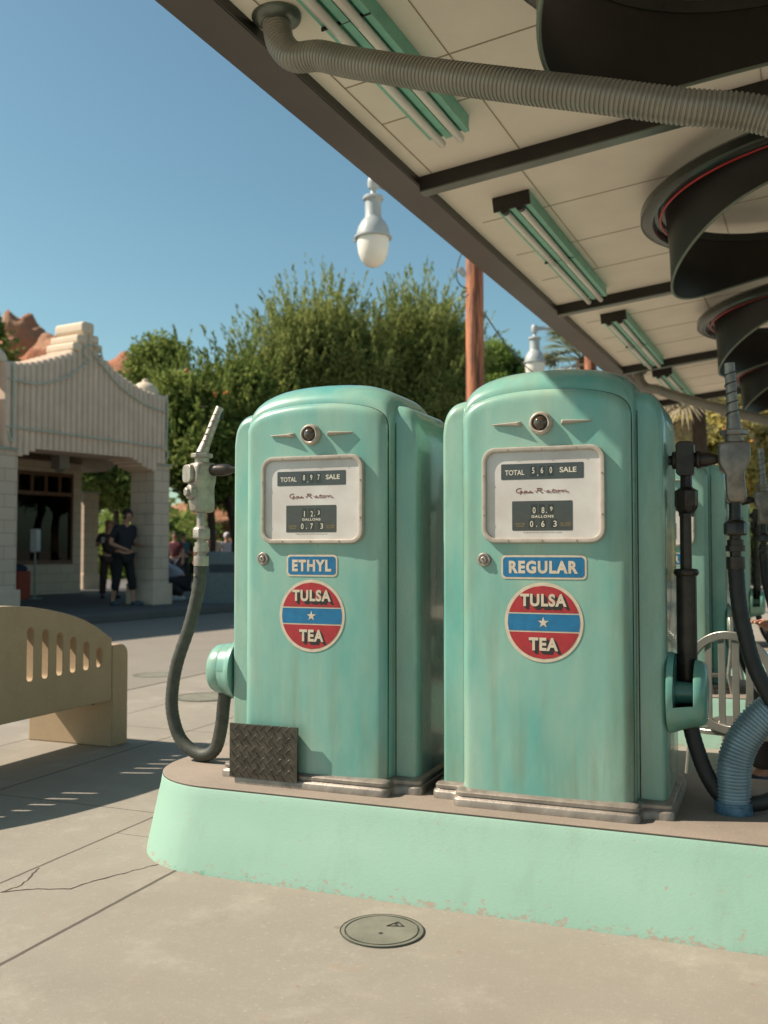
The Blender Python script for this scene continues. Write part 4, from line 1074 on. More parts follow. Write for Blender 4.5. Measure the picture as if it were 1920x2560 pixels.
def tree(label, base, lobes, kind, trunk_r=.16, feather=0, flowers=None, group='trees behind the forecourt', trunks=None, L=.075, W=.036, n_per=110, nl=170, dark=True):
    root = empty('tree', base, 0, label, 'tree', group); base = Vector(base)
    mb = MB(); top = Vector(lobes[0][0])-base
    for tr in (trunks or [(0, 0)]):
        st = Vector((tr[0], tr[1], 0)); mb.tube(spline([st, st+Vector((.1, 0, top.z*.3)), st*.6+Vector((.05*top.x, 0, top.z*.6)), top*.8+Vector((0, 0, top.z*.1))], 4), [trunk_r*(1-.045*i) for i in range(13)], 8)
    for (c, r, *_), k in zip(lobes*3, range(len(lobes)*3)):
        e = Vector(c)-base+Vector((RNG.uniform(-.5, .5)*r[0], RNG.uniform(-.5, .5)*r[1], RNG.uniform(-.2, .6)*r[2]))
        mb.tube(spline([Vector((0, 0, top.z*.45)), (e+Vector((0, 0, top.z*.4)))/2, e], 4), [trunk_r*.5*(1-.09*i) for i in range(9)], 6)
    mb.build('trunk', [M['bark']], root, smooth=60)
    Cs = []; As = []; Bs = []; I = []
    for (c, r, *q) in lobes:
        c_ = np.array(c)-np.array(base); k = q[0] if q else 1.0
        C0, A, B = lumpy(c_, r, int(nl*k), (.42, .42, .36), n_per, L, W); Cs.append(C0); As.append(A); Bs.append(B); I.append(np.zeros(len(C0)))
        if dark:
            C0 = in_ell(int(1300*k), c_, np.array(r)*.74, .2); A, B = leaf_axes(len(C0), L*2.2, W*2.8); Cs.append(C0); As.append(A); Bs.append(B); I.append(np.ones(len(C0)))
        if feather:
            ns = int(feather*k); st = in_ell(ns, c_, np.array(r)*.92, .75); st = st[st[:, 2] > c_[2]-r[2]*.35]; ns = len(st)
            out = (st-c_)/np.array(r); dr_ = out*.62+np.array([0, 0, 1.0])+RNG.normal(size=(ns, 3))*.22; dr_ /= np.linalg.norm(dr_, axis=1, keepdims=True)
            ln = RNG.uniform(.6, 1.9, ns); m_ = 60
            t = RNG.random((ns, m_)); C0 = st[:, None]+dr_[:, None]*(t*ln[:, None])[..., None]+RNG.normal(size=(ns, m_, 3))*(.10*(1.1-t))[..., None]
            C0 = C0.reshape(-1, 3); up = np.repeat(dr_, m_, 0); A, B = leaf_axes(len(C0), L*.95, W*.55, up, .55)
            Cs.append(C0); As.append(A); Bs.append(B); I.append(np.zeros(len(C0)))
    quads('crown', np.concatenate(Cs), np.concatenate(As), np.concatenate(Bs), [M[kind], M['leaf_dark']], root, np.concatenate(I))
    if flowers:
        pts = []
        for (px, py, d) in flowers: pts.append(np.array(P(px, py, d)-base))
        C0 = np.concatenate([p+RNG.normal(size=(5, 3))*.035 for p in pts]); A, B = leaf_axes(len(C0), .04, .035)
        quads('blossom', C0, A, B, [M['flower']], root)
    return root
def lobe(px, py, d, rx, rz, k=1.0, ry=None):
    """lobe centred at photo pixel, radii in pixels"""
    c = P(px, py, d); s = d/FPX; return (tuple(c), (rx*s, (ry or rx)*s, rz*s), k)
gz = lambda px, d, z=0: (P(px, 1400, d).x, P(px, 1400, d).y, z)
tree('tall feathery green tree rising left of centre behind the pumps', gz(790, 27), [lobe(800, 895, 27, 112, 105), lobe(915, 960, 27, 85, 75, .7), lobe(725, 985, 27, 140, 110, 1.2), lobe(700, 1180, 27, 170, 120)], 'leaf_feather', .2, 330)
tree('tall feathery green tree with dark right side beside the wood pole', gz(1050, 28), [lobe(1045, 895, 28, 108, 105), lobe(1110, 965, 28, 75, 95, .8), lobe(1080, 1030, 28, 110, 110, 1.1), lobe(960, 1080, 28, 150, 120)], 'leaf_feather', .2, 330)
tree('loose leafy tree with two or three orange blossoms between shop and pumps', gz(520, 24), [lobe(475, 1020, 24, 95, 62, .8), lobe(600, 1005, 24.5, 66, 78, .7), lobe(450, 1080, 24, 50, 110, .6), lobe(520, 1120, 24, 130, 120, 1.3), lobe(620, 1130, 25, 110, 150, 1.0)], 'leaf_broad', .13, 40,
     flowers=[(540, 986, 22.6), (561, 983, 22.6), (470, 925, 22.6)], trunks=[(0, 0), (.5, .3), (.85, -.1)], L=.085, W=.05)
tree('low dark tree behind the open porch of the shop', gz(285, 33), [lobe(290, 1060, 33, 70, 120), lobe(240, 1180, 33, 80, 80), lobe(330, 1200, 33, 60, 70)], 'leaf_broad', .13, L=.12, W=.06)
tree('small clumpy pine right of the wood pole', gz(1270, 38), [lobe(1240, 900, 38, 38, 40, .5), lobe(1285, 935, 38, 45, 38, .5), lobe(1250, 1000, 38, 70, 60, .8)], 'leaf_pine', .14, L=.11, W=.035, nl=90)
tree('leafy branches reaching in at the left edge above the shop', gz(-60, 22), [lobe(-190, 840, 22, 40, 60, .2), lobe(-12, 860, 22, 8, 22, .012), lobe(-14, 805, 22, 6, 26, .012), lobe(22, 905, 22, 12, 4, .012)], 'leaf_broad', .12, L=.10, W=.05, dark=False)
tree('sparse twiggy tree top at the left of the leafy tree', gz(350, 26), [lobe(345, 915, 26, 16, 24, .04), lobe(400, 890, 26, 50, 32, .30), lobe(375, 970, 26, 30, 55, .30)], 'leaf_broad', .07, L=.07, W=.04, dark=False)
tree('yellow-green scrubby tree behind the far pumps', gz(1800, 30), [lobe(1790, 1110, 30, 120, 110, 1.4), lobe(1910, 1130, 30, 130, 130, 1.4), lobe(1700, 1180, 30, 80, 100, .8), lobe(1950, 1010, 31, 90, 90, .8)], 'leaf_dry', .16, L=.13, W=.07,
     flowers=[(1735, 1060, 27), (1812, 1075, 27), (1880, 1100, 27), (1760, 1150, 27), (1895, 1050, 27)])
tree('dark green tree low behind the seating at the right', gz(2010, 34), [lobe(1990, 1180, 34, 150, 150, 1.2), lobe(1700, 1290, 34, 100, 70, .8), lobe(2200, 1150, 34, 160, 170, 1.2)], 'leaf_broad', .16, L=.13, W=.07)

def palm(label, px, py, d, R, n, dry=0.0, droop=.9, seed=1):
    c = P(px, py, d); root = empty('palm_tree', (c.x, c.y, 0), 0, label, 'palm tree', 'palm trees by the canopy')
    mb = MB(); mb.tube([(0, 0, 0), (.05, 0, c.z*.5), (0, 0, c.z)], [.17, .14, .13], 10); mb.build('trunk', [M['bark']], root)
    rg = np.random.default_rng(seed)
    mb = MB()
    for i in range(n):
        az = rg.uniform(0, 2*pi); el = rg.uniform(-.9 if rg.random() < dry else -.1, 1.1); mi = 1 if el < -.1 else 0
        h = Vector((cos(az)*cos(el), sin(az)*cos(el), sin(el))); stem = R*rg.uniform(.4, .55); hub = Vector((0, 0, c.z))+h*stem
        side = h.cross(Vector((0, 0, 1))).normalized(); upv = side.cross(h)
        mb.tube([Vector((0, 0, c.z)), hub], .012, 4, False, mi)
        for k in range(22):
            a = (k/21-.5)*2.7; dv = (h*cos(a)+side*sin(a)+upv*rg.uniform(-.12, .12)).normalized(); L_ = R*rg.uniform(.42, .6)
            tip = hub+dv*L_+Vector((0, 0, -.18*L_*droop)); mid = hub+dv*L_*.5; wv = dv.cross(upv).normalized()*.022
            mb.add([hub, mid+wv, tip, mid-wv], [(0, 1, 2, 3)], mi)
    mb.build('fronds', [M['palm_leaf'], M['palm_dry']], root, smooth=0, fix=False)
palm('spiky fan palm just above the REGULAR pump beside the second street lamp', 1455, 900, 21, 1.25, 34, .3, seed=3)
palm('fan palm with pale dead fronds hanging behind the far canopy end', 1745, 985, 19, 1.6, 46, .75, 1.4, seed=9)

# backdrop brush and low planting far behind: one uncountable mass
C0 = []
for px in range(-100, 2300, 42):
    d = 46+10*math.sin(px*.013); c = np.array(P(px, 1300, d)); c[2] = 1.0
    C0.append(in_ell(900, c, (2.2, 2.0, 2.1+.5*math.sin(px*.03)), .4))
C0 = np.concatenate(C0); A, B = leaf_axes(len(C0), .22, .13); C0[:, 2] = np.abs(C0[:, 2])
tag(quads('background_shrubs', C0, A, B, [M['leaf_broad'], M['leaf_dry']], None, (C0[:, 0] > 1.5).astype(int)), 'far belt of scrub closing the view under the trees', 'shrubs', kind='stuff')

# ------------------------------------------------------------------ rocks
def rock(label, px, py, d, r, sq, seed):
    bm = bmesh.new(); bmesh.ops.create_icosphere(bm, subdivisions=5, radius=1); c = P(px, py, d)
    from mathutils import noise
    for v in bm.verts:
        n1 = noise.noise(v.co*1.3+Vector((seed, 0, 0))); n2 = noise.noise(v.co*3.2+Vector((0, seed, 0))); n3 = noise.noise(Vector((v.co.x*2, v.co.y*2, v.co.z*11+seed)))
        v.co *= 1+.28*n1+.15*n2+.10*n3; v.co = Vector((v.co.x*sq[0]*r, v.co.y*sq[1]*r, v.co.z*sq[2]*r))
    me = bpy.data.meshes.new('rock'); bm.to_mesh(me); bm.free(); me.materials.append(M['rock'])
    for p in me.polygons: p.use_smooth = True
    o = bpy.data.objects.new('rock_butte', me); COL.objects.link(o); o.location = c; tag(o, label, 'rock', 'red rocks behind the shop'); return o
rock('rounded red sandstone butte rising behind the shop gable at the left', 50, 1000, 90, 4.2, (.85, 1, 1.95), 2.0)
rock('brown flat-topped rock between the butte and the gable crest', 150, 1030, 80, 3.8, (1.1, 1, 1.55), 9.0)
rock('low orange rock stepping down behind the right slope of the gable', 285, 1030, 78, 2.9, (1.2, 1, 1.50), 5.0)
rock('long low rock ridge behind the domed end of the shop', 370, 1075, 84, 3.4, (2.4, 1, .95), 7.5)
rock('pale tan rock bank seen under the leafy tree', 520, 1330, 44, 1.5, (2.9, 1, .9), 4.0)

# ------------------------------------------------------------------ poles, street lamps, wires
def wood_pole(px, d, r, h, label):
    c = P(px, 1400, d); root = empty('wood_pole', (c.x, c.y, 0), 0, label, 'utility pole', 'red-brown timber utility poles')
    mb = MB(); mb.tube([(0, 0, 0), (0, 0, h*.5), (0, 0, h)], [r*1.08, r, r*.9], 20); mb.build('pole', [M['pole']], root); return root, Vector((c.x, c.y, 0))
pl1, c1 = wood_pole(1189, 13.0, .122, 7.6, 'thick red-brown timber pole between the two near pumps')
pl2, c2 = wood_pole(1480, 19.0, .125, 7.0, 'second timber pole, mostly hidden behind the REGULAR pump')
mb = MB()
sc_ = 13.0/FPX
def q1(px, py, d=13.0): return P(px, py, d)-c1
mb.tube(spline([q1(1160, 620), q1(1146, 655), q1(1141, 690), q1(1150, 712), q1(1168, 722)], 6), .009, 6)
mb.tube(spline([q1(1168, 728), q1(1156, 730), q1(1153, 738), q1(1162, 743), q1(1172, 735)], 6), .008, 6)
mb.build('cable_loop', [M['wire']], pl1)
mb = MB(); mb.tube([q1(1146, 670, 12.9), q1(1150, 674, 12.9), q1(1164, 690, 12.9)], [.035, .045, .03], 10); mb.build('insulator', [M['white_paint']], pl1)
wa, wb = P(1212, 785, 13.0), P(1345, 940, 17.0)
pts = [wa.lerp(wb, t)-Vector((0, 0, .10*sin(pi*t))) for t in np.linspace(0, 1, 14)]
mb = MB(); mb.tube(pts, .011, 6); tag(mb.build('overhead_wire', [M['wire']]), 'thin dark wire sagging from the timber pole down to the second street lamp', 'wire')

def street_lamp(px, py, d, sc, label, arm_to, arm_z):
    """py: photo row of the globe rim"""
    c = P(px, py, d); root = empty('street_lamp', c, 0, label, 'street lamp', 'white acorn street lamps')
    s = sc; mb = MB(); wq = 1.28
    mb.lathe([(r_*wq, h_) for r_, h_ in [(.132*s, -.012*s), (.150*s, -.006*s), (.150*s, .012*s), (.134*s, .020*s), (.130*s, .06*s), (.118*s, .115*s), (.090*s, .175*s), (.070*s, .205*s), (.066*s, .22*s), (.064*s, .385*s), (.068*s, .39*s), (.082*s, .395*s), (.084*s, .415*s), (.076*s, .43*s), (.03*s, .445*s), (.022*s, .46*s), (.022*s, .50*s), (.040*s, .515*s), (.046*s, .55*s), (.046*s, .60*s), (.035*s, .635*s), (.001, .64*s)]], n=28, cap=False)
    mb.box((-.155*s*wq, 0, 0), (.035*s, .03*s, .03*s)); mb.build('housing', [M['white_paint']], root, smooth=40)
    mb = MB(); mb.lathe([(r_*wq, h_) for r_, h_ in [(.128*s, -.01*s), (.127*s, -.08*s), (.118*s, -.16*s), (.095*s, -.235*s), (.06*s, -.285*s), (.02*s, -.305*s), (.0005, -.307*s)]], n=28, cap=False)
    mb.build('globe', [M['milk']], root, smooth=60)
    e = Vector(arm_to)-c; a = Vector((0, 0, arm_z*s)); e.z = a.z+.14*s; L_ = (e-a).length
    mb = MB(); pts = [a.lerp(e, t) for t in (0, .12, .13, .2, .21, .3, 1)]; mb.tube(pts, [.036*s, .036*s, .026*s, .026*s, .033*s, .025*s, .025*s], 12)
    mb.build('arm', [M['white_paint']], root); return root
street_lamp(933, 595, 11.2, 1.12, 'white acorn street lamp hanging against the sky at the centre', (c1.x, c1.y, 0), .585)
street_lamp(1337, 907, 18.4, 1.12, 'second white acorn street lamp, partly behind the REGULAR pump', (c2.x, c2.y, 0), .585)

# ------------------------------------------------------------------ bins, stand, sign board
def bin_(px, py, d, w_, h, label):
    c = hz(px, py, .15) if False else P(px, py, d); c.z = 0
    o = empty('litter_bin', c, PSI, label, 'litter bin')
    mb = MB(); poly = [(-w_/2, 0), (w_/2, 0), (w_/2, h*.86), (w_/2-.06, h*.96), (w_/2-.14, h), (-w_/2+.14, h), (-w_/2+.06, h*.96), (-w_/2, h*.86)]
    mb.prism(poly, -.3, .3, M=Matrix.Rotation(radians(90), 4, 'X')); mb.build('body', [simple('grey_blue_bin_metal', (.15, .18, .18), .5)], o, smooth=30, bevel=.02)
    mb = MB(); mb.box((.0, -.305, h*.72), (w_*.6, .012, .16)); mb.build('flap', [simple('dark_flap', (.03, .04, .05), .5)], o, smooth=0)
bin_(560, 1490, 19.5, .80, 1.16, 'grey rounded litter bin beside the left edge of the ETHYL pump')
st = empty('sanitizer_stand', fac(.455, -3.9, .15), 0, 'white dispenser on a thin post in the shop porch', 'dispenser')
mb = MB(); mb.tube([(0, 0, 0), (0, 0, 1.05)], .02); mb.lathe([(.16, 0), (.16, .015), (.02, .03)], n=20); mb.build('post', [M['verdigris']], st)
mb = MB(); mb.prism(rrect(.17, .50, .05, 5, 0, 1.25), -.06, .06, M=Matrix.Rotation(radians(90), 4, 'X')); mb.build('dispenser', [simple('white_plastic', (.55, .57, .60), .4)], st)
bd = empty('display_box', fac(.12, -4.1, .15), 0, 'red box with a dark blue top standing in the shop porch', 'box')
mb = MB(); mb.box((0, 0, .3), (.5, .35, .6)); mb.build('body', [simple('red_panel', (.33, .04, .02), .5)], bd, smooth=0, bevel=.01)
mb = MB(); mb.sphere((0, 0, .64), .28, sq=(1, .7, .4)); mb.build('bundle', [simple('navy_cloth', (.02, .03, .07), .8)], bd)

# ------------------------------------------------------------------ tables and chairs
def table():
    o = empty('cafe_table', (0, 0, 0), 0)
    mb = MB(); poly = rrect(.98, .98, .03, 3); mb.prism(poly, .815, .85); mb.build('tabletop', [simple('pale_laminate', (.52, .47, .40), .35, 0, .08, 5)], o, smooth=0, bevel=.006)
    mb = MB(); mb.box((0, 0, .832), (.986, .986, .016)); mb.build('edge_band', [M['trim_metal']], o, smooth=0)
    mb = MB(); mb.lathe([(.26, 0), (.26, .015), (.05, .04), (.035, .06), (.035, .79), (.12, .814)], n=24); mb.build('pedestal', [M['steel_dark']], o); return o
tb = table(); tb.location = (-.92, 5.40, 0); tb.rotation_euler.z = radians(2); tag(tb, 'square pale-topped cafe table in front of the half hidden pump', 'table')
def navy_chair():
    o = empty('cafe_chair', (0, 0, 0), 0); alu = M['alu']
    # local: back at y=0 facing -y (towards camera), seat extends +y
    mb = MB(); n = 56; rings = []
    for k in range(n):
        a = 2*pi*k/n; cx_, cz2 = .185*cos(a), .200*sin(a); t = Vector((cos(a)/.195, 0, sin(a)/.215)).normalized(); q_ = Vector((cx_, 0, .640+cz2))
        rings.append([q_+t*.017+Vector((0, -.012, 0)), q_+t*.017+Vector((0, .012, 0)), q_-t*.017+Vector((0, .012, 0)), q_-t*.017+Vector((0, -.012, 0))])
    rings.append(rings[0]); mb.loft(rings, True)
    back = mb.build('back_hoop', [alu], o, smooth=30, bevel=.002)
    for x in (-.088, -.030, .030, .088):
        hh = .200*sqrt(1-(x/.185)**2)-.012; mb = MB(); mb.box((x, .001, .640), (.030, .008, 2*hh)); mb.build('slat', [alu], back, smooth=0, bevel=.002)
    mb = MB(); mb.prism([(p[0], p[1]+.23) for p in rrect(.40, .42, .09, 6)], .405, .427); mb.build('seat', [alu], o, smooth=40, bevel=.004)
    for x in (-1, 1):
        mb = MB(); mb.tube([(x*.19, -.05, 0), (x*.175, .02, .41), (x*.185, .0, .62)], [.012, .014, .012], 10); mb.build('leg', [alu], o)
        mb = MB(); mb.tube([(x*.19, .44, 0), (x*.17, .40, .41)], [.012, .014], 10); mb.build('leg', [alu], o)
    return o
M['alu'] = simple('brushed_aluminium', (.42, .40, .36), .32, .8, .15, 8)
ch = navy_chair(); c_ = P(1822, 1700, 4.15); ch.location = (c_.x, c_.y, .0); ch.rotation_euler.z = radians(-18)
tag(ch, 'aluminium chair with round slatted back facing the camera behind the pump', 'chair', 'aluminium cafe chairs')
c_ch = copy_tree(ch); c_ = P(1818, 1560, 6.3); c_ch.location = (c_.x, c_.y, 0); c_ch.rotation_euler.z = radians(100); c_ch['label'] = 'aluminium chair turned edge-on beside the cafe table'
c_ch = copy_tree(ch); c_ = P(1850, 1560, 7.2); c_ch.location = (c_.x, c_.y, 0); c_ch.rotation_euler.z = radians(95); c_ch['label'] = 'farther aluminium chair behind the edge-on one'

# ------------------------------------------------------------------ people
M['features'] = simple('dark_features', (.06, .025, .02), .5)
SKIN = simple('skin', (.42, .22, .145), .55, 0, .06, 8)
def skin_mesh(name, verts, edges, radii, mat, parent, sub=2):
    me = bpy.data.meshes.new(name); me.from_pydata(verts, edges, []); o = bpy.data.objects.new(name, me); COL.objects.link(o)
    md = o.modifiers.new('s', 'SKIN'); md.use_smooth_shade = True
    for v, r in zip(me.skin_vertices[0].data, radii): v.radius = (r if isinstance(r, tuple) else (r, r)); 
    me.skin_vertices[0].data[0].use_root = True
    sb = o.modifiers.new('b', 'SUBSURF'); sb.levels = sub; sb.render_levels = sub
    bpy.context.view_layer.update(); dg = bpy.context.evaluated_depsgraph_get(); m2 = bpy.data.meshes.new_from_object(o.evaluated_get(dg))
    bpy.data.objects.remove(o); m2.materials.clear(); m2.materials.append(mat)
    for p in m2.polygons: p.use_smooth = True; p.material_index = 0
    ob = bpy.data.objects.new(name, m2); COL.objects.link(ob); ob.parent = parent; return ob
def chains(cs):
    """cs: list of [(pt, r), ...]; points shared by coordinates"""
    V = []; E = []; R = []; idx = {}
    for ch_ in cs:
        prev = None
        for p, r in ch_:
            k = tuple(round(a, 4) for a in p)
            if k not in idx: idx[k] = len(V); V.append(p); R.append(r)
            if prev is not None and prev != idx[k]: E.append((prev, idx[k]))
            prev = idx[k]
    return V, E, R
def hand_chains(w_, d, curl, s=1.0):
    """wrist point, direction: five finger chains from the wrist"""
    d = Vector(d).normalized(); side = d.cross(Vector((0, 0, 1))); side = side.normalized() if side.length > .1 else Vector((1, 0, 0)); cu = Vector(curl).normalized()
    w_ = Vector(w_); out = []; palm = w_+d*.075*s
    out.append([(tuple(w_), .024*s), (tuple(palm), .030*s)])
    for i, L_ in enumerate((.062, .072, .067, .052)):
        b0 = palm+side*((i-1.5)*.021*s); out.append([(tuple(palm), .030*s), (tuple(b0+d*.012*s), .0105*s), (tuple(b0+d*(.012+L_*.55)*s+cu*.012*s), .0092*s), (tuple(b0+d*(.008+L_*.9)*s+cu*.038*s), .0078*s)])
    tb_ = w_+d*.03*s-side*.028*s; out.append([(tuple(w_), .024*s), (tuple(tb_), .0125*s), (tuple(tb_+d*.035*s-side*.014*s+cu*.01*s), .0105*s), (tuple(tb_+d*.062*s-side*.012*s+cu*.022*s), .009*s)])
    return out
def person(label, loc, rz, pose, shirt, lower, hairc, H=1.0, slv=.72, hair_long=False, shoes=(.03, .04, .06), sleeves=True, group=None, cap=None):
    root = empty('person', loc, rz, label, 'person', group); root.scale = (H, H, H)
    J = pose
    body = [[(J['pel'], .11), (J['wst'], .115), (J['chs'], .13), (J['nck'], .058), (J['hed0'], .06), (J['hed'], .088), (J['top'], .070)]]
    for s in 'LR':
        body.append([(J['chs'], .13), (J['sh'+s], .060), (J['el'+s], .043), (J['wr'+s], .027)])
        body.append([(J['pel'], .11), (J['hp'+s], .085), (J['kn'+s], .058), (J['an'+s], .038), (J['to'+s], .032)])
        d = Vector(J['wr'+s])-Vector(J['el'+s]); body += [[(J['wr'+s], .027)]+c[1:] for c in hand_chains(J['wr'+s], d, (0, -1, -.4))]
    V, E, R = chains(body); skin_mesh('body', V, E, R, SKIN, root)
    hd = Vector(J['hed']); fw = Vector(J['face']).normalized(); upv = (Vector(J['top'])-Vector(J['hed0'])).normalized(); sd_ = fw.cross(upv).normalized()
    # clothes
    sh = [[(tuple(Vector(J['pel'])+Vector((0, 0, .02))), .145), (J['wst'], .145), (J['chs'], .155), (tuple(Vector(J['chs']).lerp(Vector(J['nck']), .6)), .09)]]
    for s in 'LR':
        mid = tuple(Vector(J['sh'+s]).lerp(Vector(J['el'+s]), min(slv, 1))); sh.append([(J['chs'], .155), (J['sh'+s], .080), (mid, .066)]+([(tuple(Vector(J['el'+s]).lerp(Vector(J['wr'+s]), .9)), .046)] if slv >= 1 else []))
    V, E, R = chains(sh); skin_mesh('shirt', V, E, R, simple('shirt_cloth', shirt, .85), root)
    lw = []
    for s in 'LR':
        end = Vector(J['kn'+s]).lerp(Vector(J['an'+s]), lower[1]); lw.append([(J['pel'], .135), (J['hp'+s], .108), (J['kn'+s], .088), (tuple(end), .078)])
    V, E, R = chains(lw); skin_mesh('shorts' if lower[1] < .6 else 'trousers', V, E, R, simple('leg_cloth', lower[0], .85), root)
    shm = simple('shoe', shoes, .5)
    for s in 'LR':
        a, t = Vector(J['an'+s]), Vector(J['to'+s]); m_ = (a+t)/2; dr_ = Vector((t.x-a.x, t.y-a.y, 0)).normalized(); ang = atan2(dr_.y, dr_.x)
        mb = MB(); q_ = MB(); q_.sphere((0, 0, 0), 1, 14, 8)
        mb.add([Matrix.Rotation(ang, 3, 'Z') @ Vector((v[0]*.145, v[1]*.052, max(v[2]*.055, -.035)))+Vector((m_.x, m_.y, min(a.z, t.z)-.002)) for v in q_.v], q_.f)
        mb.build('shoe', [shm], root)
    mb = MB(); q_ = MB(); q_.sphere((0, 0, 0), 1, 18, 12)
    mb.add([hd+upv*.025-fw*.018+(sd_*v[0]*.098+fw*v[1]*.104+upv*v[2]*.112) for v in q_.v], [f for f in q_.f])
    # cut the face opening
    keep = [i for i, f in enumerate(mb.f) if not (sum((Vector(mb.v[k])-hd).dot(fw) for k in f)/len(f) > .045 and sum((Vector(mb.v[k])-hd).dot(upv) for k in f)/len(f) < .075)]
    keep = [i for i in keep if sum((Vector(mb.v[k])-hd).dot(upv) for k in mb.f[i])/len(mb.f[i]) > (-.05 if not hair_long else -.2)]
    mb.f = [mb.f[i] for i in keep]; mb.m = [mb.m[i] for i in keep]
    if hair_long: mb.tube([hd-fw*.06, hd-fw*.09-upv*.1, hd-fw*.08-upv*.22], [.08, .075, .03], 12)
    mb.build('hair' if not cap else 'cap', [simple('hair_colour', cap or hairc, .7)], root, fix=False)
    mb = MB(); mb.sphere(hd+fw*.095-upv*.005, .016, 10, 8, 0); mb.build('nose', [SKIN], root)
    dk = M['features']
    for s in (-1, 1):
        mb = MB(); mb.sphere(hd+sd_*s*.092, .022, 10, 8, 0, (.5, 1, 1.3)); mb.build('ear', [SKIN], root)
        mb = MB(); mb.sphere(hd+fw*.084+sd_*s*.033+upv*.018, .010, 8, 6, 0); mb.build('eye', [dk], root)
    mb = MB(); mb.tube([hd+fw*.086-sd_*.022-upv*.045, hd+fw*.092-upv*.047, hd+fw*.086+sd_*.022-upv*.045], .005, 6); mb.build('mouth', [dk], root)
    return root
def stand(dx=0, arms='hold', lean=0, stride=.0):
    J = dict(pel=(0, 0, .93), wst=(0, 0, 1.06), chs=(0, -lean*.5, 1.28), nck=(0, -lean*.8, 1.46), hed0=(0, -.01-lean, 1.52), hed=(0, -.03-lean*1.3, 1.62), top=(0, -.02-lean*1.4, 1.70), face=(0, -1, -.35 if lean else 0),
             shL=(-.19, -lean*.5, 1.40), shR=(.19, -lean*.5, 1.40), hpL=(-.10, 0, .86), hpR=(.10, 0, .86), knL=(-.12, -.02+stride*.5, .48), knR=(.13, -.03-stride*.5, .48), anL=(-.13, .03+stride, .075), anR=(.16, .0-stride, .075), toL=(-.15, -.12+stride, .035), toR=(.20, -.15-stride, .035))
    if arms == 'hold': J.update(elL=(-.27, .03, 1.13), elR=(.25, .03, 1.12), wrL=(-.12, -.22, 1.02), wrR=(.20, -.24, 1.10))
    elif arms == 'down': J.update(elL=(-.26, .02, 1.13), elR=(.26, .02, 1.13), wrL=(-.27, -.05, .90), wrR=(.27, -.05, .90))
    elif arms == 'cup': J.update(elL=(-.27, .0, 1.16), elR=(.26, .02, 1.13), wrL=(-.20, -.20, 1.27), wrR=(.27, -.05, .90))
    return J
def towards(px, d, z=.15): c = P(px, 1400, d); return (c.x, c.y, z)
AC = PSI      # faces the camera when its front (-y) points back at the lens
person('person in black shirt and long black shorts looking down beside the right pier', towards(308, 18.5), AC+radians(52), stand(lean=.07, stride=.10), (.012, .014, .022), ((.008, .008, .010), .55), (.01, .008, .007), 1.04, shoes=(.05, .08, .11))
cp = person('person holding a small white cup, half hidden behind the person in black', towards(272, 21.2), AC+radians(30), stand(arms='cup'), (.035, .015, .012), ((.05, .022, .016), 1.0), (.35, .16, .05), .97, hair_long=True)
mb = MB(); mb.lathe([(.03, 0), (.038, .11), (.039, .115)], n=16); cup = mb.build('cup', [M['white_paint']]); cup.location = cp.location+Matrix.Rotation(AC+radians(30), 3, 'Z') @ Vector((-.20, -.26, 1.20)); tag(cup, 'small white cup held by the half hidden person', 'cup')
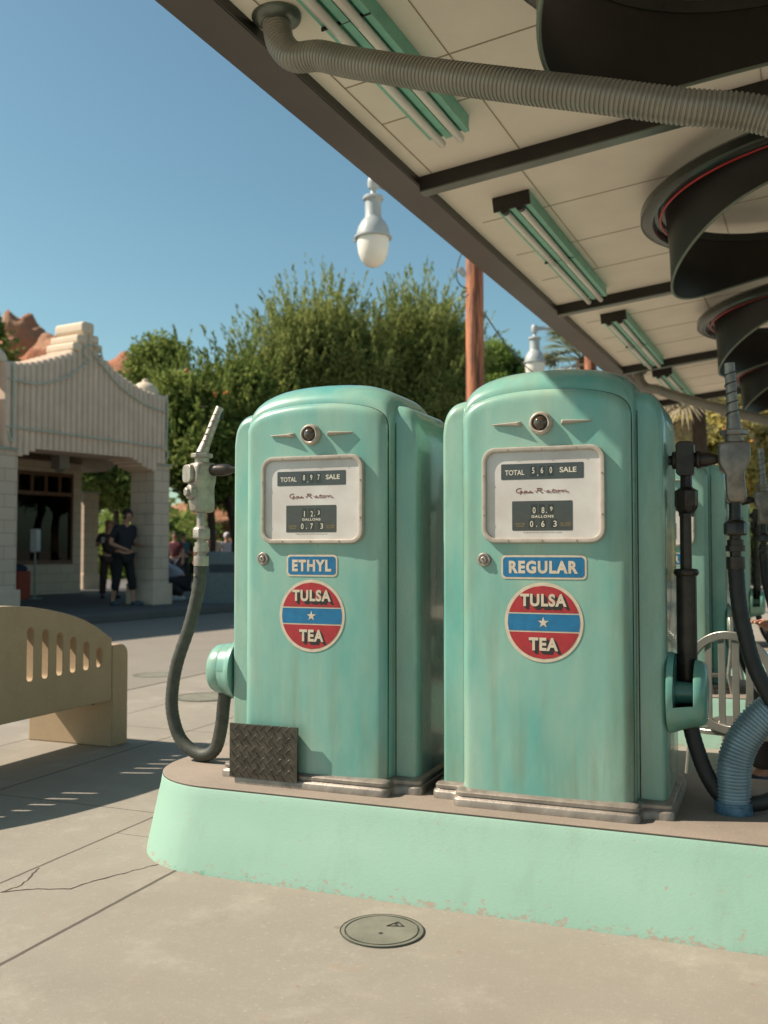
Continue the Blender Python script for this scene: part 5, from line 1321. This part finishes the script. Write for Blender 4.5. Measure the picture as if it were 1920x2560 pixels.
# crouching person, back towards us
J = dict(pel=(.10, .0, .30), wst=(.08, -.10, .42), chs=(.02, -.28, .56), nck=(-.06, -.42, .64), hed0=(-.08, -.46, .65), hed=(-.12, -.54, .63), top=(-.15, -.60, .60), face=(-.2, -.5, -1),
         shL=(-.16, -.33, .55), shR=(.17, -.33, .55), elL=(-.26, -.36, .34), elR=(.22, -.45, .34), wrL=(-.20, -.46, .16), wrR=(.10, -.52, .18), hpL=(-.03, .02, .28), hpR=(.20, .02, .28), knL=(-.12, -.32, .34), knR=(.26, -.30, .34), anL=(-.10, -.02, .08), anR=(.24, .0, .08), toL=(-.12, -.20, .035), toR=(.27, -.18, .035))
person('person in a grey-white top crouching beside the right pier', towards(452, 20.6), AC-radians(70), J, (.32, .33, .38), ((.03, .025, .03), 1.0), (.04, .025, .02), 1.25, shoes=(.5, .5, .5))
far = [(508, 31, (.02, .025, .05), None, 'down', 'person in dark clothes behind the swivel of the ETHYL nozzle'), (437, 30, (.10, .02, .03), None, 'down', 'person in dark red just right of the pier'), (458, 33, (.03, .10, .14), None, 'hold', 'person in teal farther right of the pier'),
       (534, 29, (.50, .40, .34), (.62, .60, .66), 'hold', 'person in a pale top and white cap above the litter bin'), (566, 31, (.45, .42, .50), (.6, .55, .6), 'down', 'person in a lilac top against the edge of the ETHYL pump'), (484, 36, (.12, .04, .03), None, 'down', 'farthest person in brown under the leafy tree')]
for px, d, shc, cp_, arms, l in far:
    person(l, towards(px, d, 0), AC+radians(random.uniform(-60, 60)), stand(arms=arms), shc, ((.03, .03, .045), 1.0), (.03, .02, .015), 1.0, cap=cp_, group='people in the street behind')
# seated person at the right edge
J = dict(pel=(0, .05, .52), wst=(0, .06, .66), chs=(0, .0, .88), nck=(0, -.04, 1.06), hed0=(0, -.05, 1.10), hed=(0, -.08, 1.20), top=(0, -.07, 1.29), face=(0, -1, -.2),
         shL=(-.20, -.01, .99), shR=(.20, -.01, .99), elL=(-.28, -.05, .74), elR=(.27, .0, .74), wrL=(-.20, -.28, .80), wrR=(.16, -.22, .70), hpL=(-.10, 0, .50), hpR=(.10, 0, .50), knL=(-.13, -.42, .50), knR=(.14, -.42, .50), anL=(-.14, -.40, .09), anR=(.15, -.38, .09), toL=(-.15, -.54, .04), toR=(.16, -.52, .04))
c_ = P(2095, 1500, 5.0)
person('seated person in dark brown at the right edge, hand resting forward', (c_.x, c_.y, 0), AC-radians(60), J, (.02, .014, .013), ((.02, .018, .02), 1.0), (.03, .02, .015), 1.02, slv=1)
sc2 = copy_tree(ch); sc2.location = (c_.x, c_.y, 0); sc2.rotation_euler.z = AC-radians(60)+pi; sc2.location = sc2.location+Matrix.Rotation(AC-radians(60), 3, 'Z') @ Vector((0, .26, 0)); sc2['label'] = 'aluminium chair under the seated person at the right edge'
